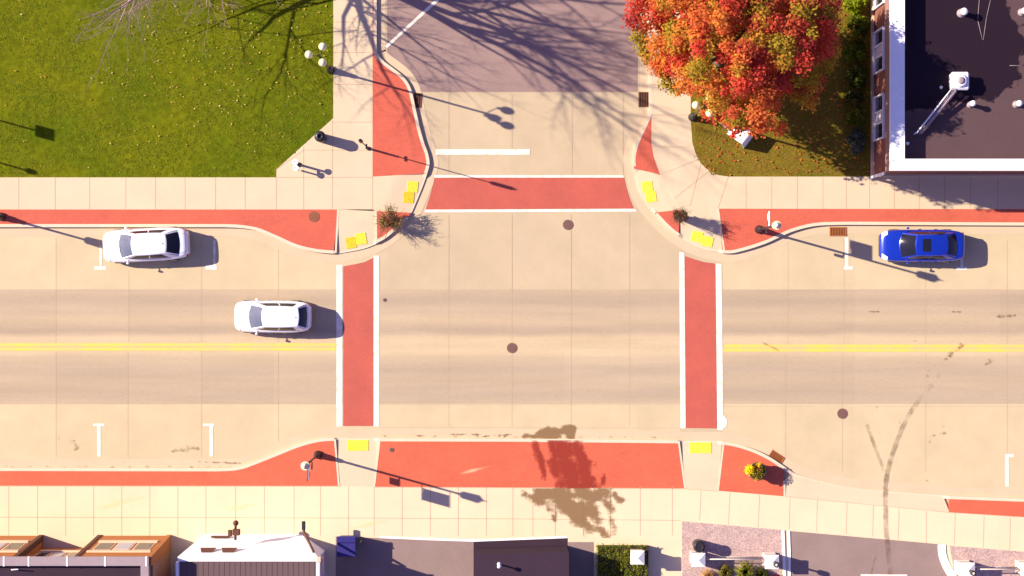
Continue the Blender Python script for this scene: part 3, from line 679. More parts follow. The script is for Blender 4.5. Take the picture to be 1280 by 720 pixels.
        for xx in (X(.185), X(.80)):
            wl = empty('wheel', (xx, s*(W/2-.10), .32)); wl.parent = t
            q = MB(); prof = [(.20,-.10),(.29,-.11),(.32,-.08),(.32,.08),(.29,.11),(.20,.10)]
            rg = [[(r*math.cos(2*math.pi*i/24), z, r*math.sin(2*math.pi*i/24)) for i in range(24)] for r, z in prof]
            q.loft(rg, True, True, 0, True); q.build('tyre', M['rubber'], wl)
            q = MB()
            q.loft([[(r*math.cos(2*math.pi*i/20), z*s, r*math.sin(2*math.pi*i/20)) for i in range(20)] for r, z in ((.205,.09),(.205,.112),(.18,.10))], False, False, 0, True)
            for i in range(5):
                a = 2*math.pi*i/5; q.tube((0, s*.10, 0), (.19*math.cos(a), s*.107, .19*math.sin(a)), .03, .018, 6)
            q.build('rim', M['rim'], wl)
    # hood / boot seams
    q = MB()
    def line_on(k0, a0, k1, a1, n=6):
        pts = []
        for i in range(n+1):
            k = k0+(k1-k0)*i/n; a = a0+(a1-a0)*i/n; hw = W/2*lerp_tab(wt, k); pts.append(Vector((X(k), hw*a, lerp_tab(ht, k)+.034*(1-abs(a)**3)-.006*0+.001-.016*(abs(a) > .7))))
        q = MB(); rg = []
        for a_ in pts: rg.append([a_+Vector((0,.006,0)), a_+Vector((0,0,.006)), a_+Vector((0,-.006,0)), a_+Vector((0,0,-.006))] if abs(a1-a0) < .5 else [a_+Vector((.006,0,0)), a_+Vector((0,0,.006)), a_+Vector((-.006,0,0)), a_+Vector((0,0,-.006))])
        q.loft(rg); q.build('panel_seam', M['black'], t)
    for s in (-1, 1): line_on(.04, .68*s, tw0-.01, .74*s)
    line_on(.04, -.68, .04, .68)
    if not hatch:
        for s in (-1, 1): line_on(tr1+.005, .7*s, .975, .66*s)
    q = MB(); q.bevbox(X(0)-.012, X(0)+.05, -.50, .50, .33, .50, .01); q.build('grille', M['black'], t)
    q = MB(); q.box(X(1)-.01, X(1)+.012, -.26, .26, .52, .63); q.build('number_plate', M['whitemetal'], t)
    if sunroof:
        q = MB(); surf(roofpt, .20, .46, -.62, .62, 3, 4, .012, q); q.build('sunroof', M['glass'], t)
    else:
        q = MB(); a = roofpt(.88, 0); q.loft([[a+Vector((-.09,-.02,0)), a+Vector((.06,-.03,0)), a+Vector((.06,.03,0)), a+Vector((-.09,.02,0))], [a+Vector((.0,-.006,.05)), a+Vector((.055,-.01,.06)), a+Vector((.055,.01,.06)), a+Vector((0,.006,.05))]]); q.build('antenna', paint, t)
    return t
car('white sedan parked at the top kerb with dark rear window', 185.5, 306.5, R(3), 4.8, 1.84, 1.45, .235, .40, .75, .90, M['carwhite'], M['glassf'], M['glass'])
car('white short sedan driving left in the lane just left of the crosswalk', 343, 395.5, R(-.5), 4.28, 1.78, 1.47, .235, .42, .845, .945, M['carwhite'], M['glassf'], M['glass'])
car('bright blue sedan with black sunroof parked at the top right kerb', 1148.5, 307.5, R(0), 4.66, 1.80, 1.44, .25, .41, .745, .88, M['carblue'], M['glass'], M['glass'], sunroof=True)

# ------------------------------------------------------------------ street lamps and posts
def post_parts(t, h, r=.065, base_h=.75, mat_=None):
    m_ = mat_ or M['black']
    b = MB(); b.lathe((0,0,0), [(.24,0),(.24,.10),(.19,.16),(.17,.42),(.13,.55),(.12,base_h),(.08,base_h+.08)], 12); b.build('base', m_, t)
    b = MB(); b.lathe((0,0,0), [(r,base_h+.06),(r*.85,h)], 10); b.build('pole', m_, t)
def lantern(t, x, y, z, s=1.0):
    b = MB(); b.lathe((x,y,z), [(.05*s,0),(.10*s,.06),(.19*s,.12*s),(.21*s,.18*s)], 12)
    o = b.build('lantern', M['black'], t)
    cap = [(.17*s,.62*s),(.17*s,.66*s),(.09*s,.76*s),(.04*s,.80*s),(.02*s,.92*s),(.004,1.0*s)]
    b = MB(); b.lathe((x,y,z), cap, 12); b.build('cap', M['stone'], o)
    b = MB(); b.lathe((x,y,z), [(.20*s,.18*s),(.235*s,.62*s)], 12); b.build('glass', M['globe'], o)
def banner_lamp(px, py, label, h=4.7, ban=None, arm=True):
    p = gp(px, py); t = empty('street_lamp', p); tag(t, label, 'street lamp', 'black street lamps along the main street')
    post_parts(t, h)
    lantern(t, 0, 0, h-.02)
    if arm:
        b = MB(); b.tube((0,0,2.72),(0,-.5 if px < 640 else -.2,2.72),.03,.03,6); b.bevbox(-.02,.02,-.52 if px < 640 else -.3,-.14,2.40,2.72,.005); b.build('small_sign', M['black'], t)
    if ban:
        s, y0, y1, z0, z1 = ban
        for zz in (z0-.02, z1+.02):
            b = MB(); b.tube((0,0,zz), (0,s*(y1+.03),zz), .014, .014, 6); b.build('banner_arm', M['black'], t)
        b = MB(); n = 8
        vs = []
        for i in range(n+1):
            for j in range(5):
                vs.append((.03*math.sin(i*.9)*(j/4), s*(y0+(y1-y0)*i/n), z1-(z1-z0)*j/4))
        b.add(vs, [(i*5+j, (i+1)*5+j, (i+1)*5+j+1, i*5+j+1) for i in range(n) for j in range(4)], 0, True)
        o = b.build('banner', M['banner'], t); md = o.modifiers.new('thick', 'SOLIDIFY'); md.thickness = .012
    return t
banner_lamp(398, 568, 'black street lamp with a white banner on the lower red brick strip', 4.75, (-1, .24, .92, 3.5, 4.4))
banner_lamp(948, 287, 'black street lamp with a white banner on the top right red brick strip', 5.15, (1, .05, .85, 2.95, 3.65))
lt = banner_lamp(3, 271, 'short black lamp post at the left edge of the photo on red brick', 2.6, None, arm=False)
p = gp(461, 186); t = empty('signal_post', p); tag(t, 'slim black post at the left edge of the red brick by the side street', 'post')
b = MB(); b.lathe((0,0,0), [(.11,0),(.11,.06),(.06,.1),(.055,1.0),(.03,1.05),(.025,3.9)], 10); b.build('pole', M['black'], t)
b = MB(); b.lathe((0,0,3.9), [(.03,0),(.10,.12),(.10,.75),(.02,.95)], 10); b.build('lamp_head', M['black'], t)
b = MB(); b.tube((0,-.14,1.25),(0,.14,1.25),.05,.05,8); b.build('push_button', M['black'], t)
def globe_lamp(px, py, label):
    p = gp(px, py); t = empty('globe_lamp', p); tag(t, label, 'street lamp', 'lamp posts with cream globes')
    post_parts(t, 5.3, .06, .8)
    for k, a in enumerate((180, 60, -60)):
        r = .48; x, y = r*math.cos(R(a)), r*math.sin(R(a))
        b = MB(); b.tube((0,0,5.05), (x*.6,y*.6,5.18), .025, .022, 6); b.tube((x*.6,y*.6,5.18), (x,y,5.30), .022, .02, 6); b.tube((x,y,5.28), (x,y,5.44), .06, .09, 8); o = b.build('lamp_arm', M['black'], t)
        b = MB(); b.ball((x,y,5.62), .215, 16, 10); b.build('globe', M['globe'], o)
    b = MB(); b.lathe((0,0,0), [(.05,5.28),(.07,5.36),(.03,5.5),(.005,5.65)], 8); b.build('finial', M['black'], t)
    return t
globe_lamp(414, 88, 'black lamp post with three cream globes at the edge of the top left lawn')
globe_lamp(865, 147, 'lamp post with cream globes under the left edge of the red tree')
def box_lamp(px, py, h, label, head=True):
    p = gp(px, py); t = empty('tall_lamp', p); tag(t, label, 'lamp post', 'lamp posts out of view on the left lawn')
    post_parts(t, h, .05, .6)
    b = MB()
    if head: b.bevbox(-.05,.05,-.33,.33,h-.62,h,.02); b.build('sign_panel', M['black'], t)
    else: b.lathe((0,0,h), [(.06,0),(.16,.12),(.16,.3),(.03,.42)], 10); b.build('lamp_head', M['black'], t)
box_lamp(-136, 113, 5.5, 'post with a dark panel whose shadow lies on the left edge of the lawn')
box_lamp(-150, 162, 4.9, 'plain post casting the thin shadow at the lower left corner of the lawn', False)

# ------------------------------------------------------------------ small street things
p = gp(403, 173); t = empty('litter_bin', p); tag(t, 'dark round litter bin on the pavement beside the top left lawn corner', 'litter bin', 'dark round litter bins')
b = MB(); b.lathe((0,0,0), [(.24,0),(.27,.04),(.29,.9),(.31,.92),(.31,.98),(.27,1.0),(.24,.99),(.24,.6)], 20); b.build('bin_body', M['black'], t)
b = MB(); b.lathe((0,0,0), [(.27,1.0),(.24,1.08),(.15,1.12),(.12,1.12),(.12,1.02)], 20); b.build('lid', M['black'], t)
p = gp(871, 679); t = empty('litter_bin', p); tag(t, 'black round litter bin on pink gravel by the white capped pillar', 'litter bin', 'dark round litter bins')
b = MB(); b.lathe((0,0,0), [(.25,0),(.27,.04),(.30,.88),(.33,.9),(.33,.96),(.30,.98),(.26,.96),(.26,.55)], 20); b.build('bin_body', M['black'], t)
b = MB(); b.lathe((0,0,0), [(.29,.97),(.26,1.01),(.2,1.02),(.18,1.0)], 20); b.build('lid', M['black'], t)
p = gp(374, 206); t = empty('drinking_fountain', p); tag(t, 'small two bowl drinking fountain with white basins near the lawn corner', 'drinking fountain')
b = MB(); b.lathe((0,0,0), [(.13,0),(.13,.05),(.07,.08),(.065,.92)], 12); b.box(-.03,.03,-.30,0,.62,.70); b.tube((0,-.30,.1),(0,-.30,.68),.05,.05,8); b.build('pedestal', M['black'], t)
for yy, zz in ((.06,.92),(-.26,.68)):
    b = MB(); b.lathe((-.05,yy,zz), [(.06,0),(.15,.05),(.17,.12),(.14,.12),(.05,.06)], 16); b.build('basin', M['whitemetal'], t)
# flower pot
p = gp(944, 587); t = empty('flower_planter', p); tag(t, 'bronze round planter with yellow flowers near the lower right ramp', 'planter')
b = MB(); b.lathe((0,0,0), [(.32,0),(.36,.05),(.45,.55),(.52,.62),(.52,.68),(.45,.68),(.43,.60)], 24); b.build('pot', M['pot'], t)
b = MB(); b.lathe((0,0,0), [(.43,.56),(.43,.61)], 20); b.build('soil', M['soil'], t)

# ------------------------------------------------------------------ foliage
def leaves(name, clumps, n, size, cols, m, parent=None, seed=1, flat=.5, label=None):
    """clumps: (x,y,z,r,colour index weight list). many small leaf faces; one colour per leaf"""
    rnd = random.Random(seed); V = []; Fc = []; C = []
    for (cx, cy, cz, r, pal) in clumps:
        base = cols[pal] if isinstance(pal, int) else pal
        for _ in range(int(n*(r/.9)**2)):
            while True:
                a = Vector((rnd.uniform(-1,1), rnd.uniform(-1,1), rnd.uniform(-1,1)))
                if a.length <= 1: break
            a *= (.55+.45*rnd.random()); p = Vector((cx+a.x*r, cy+a.y*r, cz+a.z*r*.75)); s = size*rnd.uniform(.6,1.3)
            nrm = (a.normalized()*.6+Vector((rnd.gauss(0,.6), rnd.gauss(0,.6), rnd.gauss(flat,.5)))).normalized()
            u = nrm.orthogonal().normalized(); v = nrm.cross(u); an = rnd.uniform(0,6.28); u, v = u*math.cos(an)+v*math.sin(an), v*math.cos(an)-u*math.sin(an)
            k = len(V); V += [p-u*s*.5, p-v*s*.32+u*s*.05, p+u*s*.5, p+v*s*.32+u*s*.05]; Fc.append((k,k+1,k+2,k+3))
            f = rnd.uniform(.72,1.28); h_ = rnd.uniform(-.03,.03)
            c = (max(0,base[0]*f+h_*.4), max(0,base[1]*f*rnd.uniform(.8,1.25)), max(0,base[2]*f), 1); C += [c]*4
    me = bpy.data.meshes.new(name); me.from_pydata(V, [], Fc); me.materials.append(m)
    at = me.color_attributes.new('col', 'FLOAT_COLOR', 'POINT'); at.data.foreach_set('color', [x for c in C for x in c])
    o = bpy.data.objects.new(name, me); COL.objects.link(o)
    if parent: o.parent = parent
    return o
# flowers of the pot
rnd = random.Random(5); pot = t
leaves('foliage', [(rnd.uniform(-.3,.3), rnd.uniform(-.3,.3), .85+rnd.uniform(-.1,.15), .26, rnd.choice([0,0,1])) for _ in range(14)], 500, .09, [(.20,.16,.02),(.30,.15,.03)], M['leaf'], t, 3)
for k, f_ in enumerate([(-.50,.14,.98,.36,0),(.05,.42,.92,.17,1),(-.10,-.40,.9,.14,1)]): leaves('flower_cluster', [f_], 2200, .08, [(.90,.76,.01),(.82,.52,.03)], M['leaf'], pot, 4+k)

def red_tree():
    cx, cy, cz = 11.6, 12.7, 6.3; t = empty('maple_tree', (cx, cy, ZS)); tag(t, 'large autumn tree with red, orange and olive leaves beside the right building', 'tree')
    rnd = random.Random(11)
    tr = MB(); pts = [(0,0,0,.30),(.05,.05,1.2,.24),(.0,.0,2.4,.21)]
    for a, b in zip(pts[:-1], pts[1:]): tr.tube(a[:3], b[:3], a[3], b[3], 10)
    tr.lathe((0,0,0), [(.42,0),(.30,.3)], 10); tr.build('trunk', M['bark2'], t)
    lb = MB()
    for i in range(13):
        a = i*2.4; e = rnd.uniform(.3,1.0); r = 4.2*rnd.uniform(.7,1); p = Vector((0,0,2.3+rnd.uniform(-.4,.3))); q = Vector((math.cos(a)*r*.45, math.sin(a)*r*.45, 2.6+e*2.6)); s = Vector((math.cos(a)*r*.9, math.sin(a)*r*.9, 3.6+e*4.6))
        lb.tube(p, q, .13, .08, 7); lb.tube(q, s, .08, .02, 6)
        for _ in range(5):
            k = p.lerp(s, rnd.uniform(.4,1)); lb.tube(k, k+Vector((rnd.uniform(-1,1), rnd.uniform(-1,1), rnd.uniform(.1,1))), .03, .008, 5)
    lb.build('limbs', M['bark2'], t)
    cols = [(.62,.085,.05),(.66,.17,.05),(.68,.24,.05),(.38,.27,.03),(.52,.28,.04),(.48,.065,.055),(.56,.12,.05)]
    cl = []
    for i in range(380):
        while True:
            v = Vector((rnd.gauss(0,1), rnd.gauss(0,1), rnd.gauss(0,1)))
            if v.length > .2: break
        v.normalize(); ang = math.atan2(v.y, v.x)
        lump = 1+.10*math.sin(3*ang+1.0)+.08*math.sin(5*ang+2.2)+.06*math.sin(8*ang)
        rad = rnd.uniform(.52,1.0)**.6
        x, y, z = v.x*4.75*lump*rad, v.y*4.35*lump*rad, v.z*3.7*rad
        if z < -2.6 or (x < -.4 and y < -2.1-(x+2.4)*.92): continue
        k = rnd.random(); side = x/5+rnd.gauss(0,.25)
        if z < -1.2 and k < .6 and side < .2: pal = rnd.choice([3,4])
        elif side < -.05: pal = rnd.choice([1,1,2,0,0,2,6,3,4,4])
        elif side < .45: pal = rnd.choice([1,0,6,6,3,4,1,5,0])
        else: pal = rnd.choice([5,5,6,3,0,3,4])
        cl.append((x, y, z+cz-ZS, rnd.uniform(.45,.95), pal))
    # low olive boughs at the left and lower left edge
    for (bx, by, bz, r, pal) in ((-4.6,.0,4.8,.7,3),(-4.9,.6,5.0,.7,3),(-4.4,-.5,4.8,.6,4),(-5.2,1.3,5.4,.7,5),(-5.1,1.9,5.6,.75,0),(-4.7,2.6,5.6,.7,5),(-4.6,1.2,5.6,.7,6),(-3.4,-1.7,4.6,.65,3),(-2.9,-2.1,4.4,.6,3),(-3.6,-1.2,4.9,.6,4),(4.9,1.2,5.6,.8,5),(5.0,.2,5.6,.8,6),(4.7,-1.0,5.4,.8,3),(5.1,2.2,5.6,.8,5),(4.3,-2.0,5.2,.8,5),(4.6,.6,6.6,.8,6),(3.9,-.8,6.8,.8,4),(4.0,2.0,7.0,.8,5),(3.4,-2.6,5.6,.7,3),(4.2,-2.9,4.6,.6,4),(-3.9,-1.0,5.0,.7,1),(.3,-4.3,4.4,.6,0),(2.6,-4.2,4.4,.6,1)):
        cl.append((bx, by, bz, r, pal))
    leaves('crown', cl, 380, .175, cols, M['crownleaf'], t, 21, flat=1.0)
red_tree()

def bare_tree():
    bx, by = P(318, -62); t = empty('bare_tree', (bx, by, ZS)); tag(t, 'tall leafless tree beyond the top edge, pinkish twigs over the top left lawn', 'tree')
    rnd = random.Random(8); tr = MB(); br = MB(); tw = MB()
    def seg(mb, p, q, r0, r1, n): mb.tube(p, q, r0, r1, n, caps=False)
    def grow(p, d, L, r, depth):
        n = 4 if depth < 2 else 3; q = p
        for i in range(n):
            d2 = (d+Vector((rnd.gauss(0,.10), rnd.gauss(0,.10), rnd.gauss(.02,.07)))).normalized()
            q2 = q+d2*L/n; ra = r*(1-.45*i/n); rb = r*(1-.45*(i+1)/n)
            seg(br if depth < 3 else tw, q, q2, ra, rb, 8 if depth < 2 else (5 if depth < 3 else 3))
            if depth < 5 and (i > 0 or depth > 0):
                for _ in range(2 if depth < 3 else 2):
                    ax = d2.orthogonal().normalized(); ax.rotate(Matrix.Rotation(rnd.uniform(0,6.28), 3, d2)); nd = d2.copy(); nd.rotate(Matrix.Rotation(rnd.uniform(.45,.95), 3, ax))
                    if rnd.random() < (.72 if depth < 3 else .62): grow(q2, nd, L*rnd.uniform(.42,.62), rb*.55, depth+1)
            q, d = q2, d2
        if depth < 5: grow(q, d, L*.6, r*.5, depth+1)
    tr.tube((0,0,0), (0,0,1.6), .42, .33, 12); tr.tube((0,0,1.6), (.05,0,3.6), .33, .29, 12); tr.lathe((0,0,0), [(.62,0),(.42,.35)], 12)
    for d, L, r in (((.12,-.48,.86),5.6,.20),((.15,.30,.94),6.2,.19),((-.05,-.10,1),6.5,.20),((-.85,-.38,.36),5.4,.15),((-.85,-.55,.30),4.0,.10),((-1,-.22,.22),6.8,.15),((.5,.55,.7),5.0,.15),((-.4,.7,.6),5.0,.13),((.55,-.35,.75),4.8,.14)):
        grow(Vector((.03,0,3.45)), Vector(d).normalized(), L, r, 1)
    tr.build('trunk', M['bark'], t); br.build('limbs', M['bark'], t); tw.build('twigs', M['bark'], t)
    print('bare tree faces', len(br.f), len(tw.f))
bare_tree()

def bush(name, px, py, rx, ry, h, cols, label, cat='shrub', group=None, n=300, size=.09, k=16, seed=1, m='leaf'):
    p = gp(px, py); t = empty(name, p); tag(t, label, cat, group); rnd = random.Random(seed)
    st = MB()
    for i in range(6):
        a = i*1.05; st.tube((0,0,0), (math.cos(a)*rx*.5, math.sin(a)*ry*.5, h*.6), .03, .012, 5)
    st.build('stems', M['bark2'], t)
    cl = []
    for i in range(k):
        a = rnd.uniform(0,6.28); r = math.sqrt(rnd.random())*.72; z = h*(.32+.40*rnd.random())*(1.15-.45*r)
        cl.append((math.cos(a)*r*rx, math.sin(a)*r*ry, z, min(rx,ry)*rnd.uniform(.34,.5), rnd.randrange(len(cols))))
    leaves('foliage', cl, n/(min(rx,ry)*.42/.9)**2/k*8, size, cols, M[m], t, seed+50)
    return t
G = 'shrubs along the foot of the brick building'
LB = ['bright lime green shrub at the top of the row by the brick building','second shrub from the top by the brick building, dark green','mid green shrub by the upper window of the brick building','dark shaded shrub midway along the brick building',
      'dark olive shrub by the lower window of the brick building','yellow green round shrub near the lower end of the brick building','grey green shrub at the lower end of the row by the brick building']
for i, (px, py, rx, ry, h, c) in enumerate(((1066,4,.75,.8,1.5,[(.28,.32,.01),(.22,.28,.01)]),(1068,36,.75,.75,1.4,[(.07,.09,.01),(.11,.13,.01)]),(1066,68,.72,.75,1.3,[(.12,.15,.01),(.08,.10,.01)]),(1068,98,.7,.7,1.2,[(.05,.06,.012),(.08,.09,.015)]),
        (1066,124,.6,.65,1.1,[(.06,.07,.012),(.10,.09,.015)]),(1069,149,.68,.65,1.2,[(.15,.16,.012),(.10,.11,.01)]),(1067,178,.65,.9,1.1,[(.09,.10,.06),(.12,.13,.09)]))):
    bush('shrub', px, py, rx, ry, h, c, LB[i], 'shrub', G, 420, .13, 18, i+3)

def spiky(px, py, r, h, label, nst, cols, seed, lean=0):
    p = gp(px, py); t = empty('corner_shrub', p); tag(t, label, 'shrub', 'brown shrubs on the corner planting beds'); rnd = random.Random(seed)
    st = MB()
    for i in range(nst):
        a = rnd.uniform(0,6.28); k = math.sqrt(rnd.random()); b0 = Vector((math.cos(a)*r*.25*k, math.sin(a)*r*.25*k, 0)); e = Vector((math.cos(a)*r*k*1.15, math.sin(a)*r*k*1.15, h*rnd.uniform(.6,1.05)))
        mid = b0.lerp(e, .55)+Vector((0,0,h*.12)); st.tube(b0, mid, .012, .009, 3, caps=False); st.tube(mid, e, .009, .004, 3, caps=False)
        for _ in range(3):
            s0 = mid.lerp(e, rnd.random()); st.tube(s0, s0+Vector((rnd.gauss(0,.16), rnd.gauss(0,.16), rnd.uniform(0,.25))), .006, .003, 3, caps=False)
    st.build('stems', M['bark2'], t)
    cl = []
    for i in range(40):
        a = rnd.uniform(0,6.28); k = math.sqrt(rnd.random())*.85; z = h*rnd.uniform(.3,.82); cl.append((math.cos(a)*r*k*(.5+.5*z/h), math.sin(a)*r*k*(.5+.5*z/h), z, r*rnd.uniform(.22,.34), rnd.randrange(len(cols))))
    leaves('foliage', cl, 60/(r*.28/.9)**2, .07, cols, M['leafdry'], t, seed+9)
spiky(489, 277, .95, 1.25, 'brown and green bushy shrub on the top left corner island', 80, [(.30,.19,.07),(.20,.16,.04),(.38,.25,.10),(.14,.09,.04)], 3)
spiky(847, 271, .50, 1.9, 'small dark brown shrub on the top right corner island', 80, [(.15,.07,.04),(.22,.12,.05),(.10,.05,.03)], 6)

# fallen leaves and tussocks on the lawns: nobody could count them
def scatter(name, n, x0, x1, y0, y1, ok, cols, size, m, seed, zf=lambda r: r.uniform(.005,.03), up=1.5, clump=None):
    rnd = random.Random(seed); V = []; Fc = []; C = []; k = 0
    while k < n:
        px, py = rnd.uniform(x0, x1), rnd.uniform(y0, y1)
        if clump and rnd.random() > clump(px, py): k += .2; continue
        if not ok(px, py): continue
        x, y = P(px, py); p = Vector((x, y, ZS+zf(rnd))); s = size*rnd.uniform(.5,1.4)
        nrm = Vector((rnd.gauss(0,.5), rnd.gauss(0,.5), up)).normalized(); u = nrm.orthogonal().normalized(); v = nrm.cross(u); an = rnd.uniform(0,6.28); u, v = u*math.cos(an)+v*math.sin(an), v*math.cos(an)-u*math.sin(an)
        i = len(V); V += [p-u*s*.5, p-v*s*.3, p+u*s*.5, p+v*s*.3]; Fc.append((i,i+1,i+2,i+3)); b = rnd.choice(cols); f = rnd.uniform(.7,1.3); C += [(b[0]*f, b[1]*f, b[2]*f, 1)]*4; k += 1
    me = bpy.data.meshes.new(name); me.from_pydata(V, [], Fc); me.materials.append(m)
    at = me.color_attributes.new('col', 'FLOAT_COLOR', 'POINT'); at.data.foreach_set('color', [x for c in C for x in c])
    o = bpy.data.objects.new(name, me); COL.objects.link(o); tag(o, kind='stuff'); return o
inl = lambda x, y: x < 415 and y < 220 and not (x > 340 and (x-346)*(148-212)/(417-346)+212 < y)
o = scatter('grass', 26000, -80, 417, -60, 220, inl, [(.10,.125,.005),(.12,.135,.006),(.15,.145,.010),(.07,.10,.004),(.09,.12,.005)], .11, M['grassblade'], 2, lambda r: r.uniform(.003,.012), 9.0, lambda x, y: .5+.5*math.sin(x*.045+1.5*math.sin(y*.03))*math.sin(y*.06+x*.011))
tag(o, 'short green lawn grass on the top left lawn', 'grass')
inr = lambda x, y: x > 868 and x < 1086 and y < 219 and not (x < 900 and (x-868)+(219-y) < 22)
o = scatter('grass', 22000, 864, 1088, -40, 220, inr, [(.17,.13,.014),(.20,.14,.02),(.15,.12,.012),(.19,.11,.03)], .10, M['grassblade'], 3, lambda r: r.uniform(.003,.012), 9.0)
tag(o, 'dry olive lawn grass below the red tree', 'grass')
o = scatter('fallen_leaves', 700, 0, 415, -20, 218, inl, [(.55,.45,.10),(.6,.5,.2),(.5,.3,.08)], .10, M['leaf'], 4, lambda r: r.uniform(.05,.08), 1.5, lambda x, y: math.exp(-((x-300)/110)**2)*math.exp(-((y-60)/90)**2)+.08)
tag(o, 'pale fallen leaves scattered over the top left lawn', 'leaves')
o = scatter('fallen_leaves', 900, 862, 1088, -10, 219, inr, [(.6,.12,.03),(.55,.25,.04),(.5,.08,.03)], .12, M['leaf'], 5, lambda r: r.uniform(.05,.08), 1.5)
tag(o, 'red fallen leaves on the grass below the red tree', 'leaves')

# white tent-shaped board below the tree
p = gp(914, 163); t = empty('folded_signboard', p, R(-38)); tag(t, 'white folded board leaning on the grass at the lower edge of the red tree', 'signboard')
b = MB(); b.loft([[(-.10,.32,0.02),(-.10,-.32,.02),(-.07,-.32,.02),(-.07,.32,.02)],[(.80,.50,.95),(.80,-.42,.95),(.83,-.42,.95),(.83,.50,.95)]]); b.build('front_panel', M['banner'], t)
b = MB(); b.loft([[(1.15,.42,0.02),(1.15,-.40,.02),(1.18,-.40,.02),(1.18,.42,.02)],[(.84,.46,.95),(.84,-.42,.95),(.87,-.42,.95),(.87,.46,.95)]]); b.build('rear_panel', M['banner'], t)
b = MB(); b.bevbox(-.75,-.35,-.14,.14,.02,.35,.03); b.bevbox(-.30,.0,-.12,.22,.02,.18,.03); b.build('base_weight', M['banner'], t)

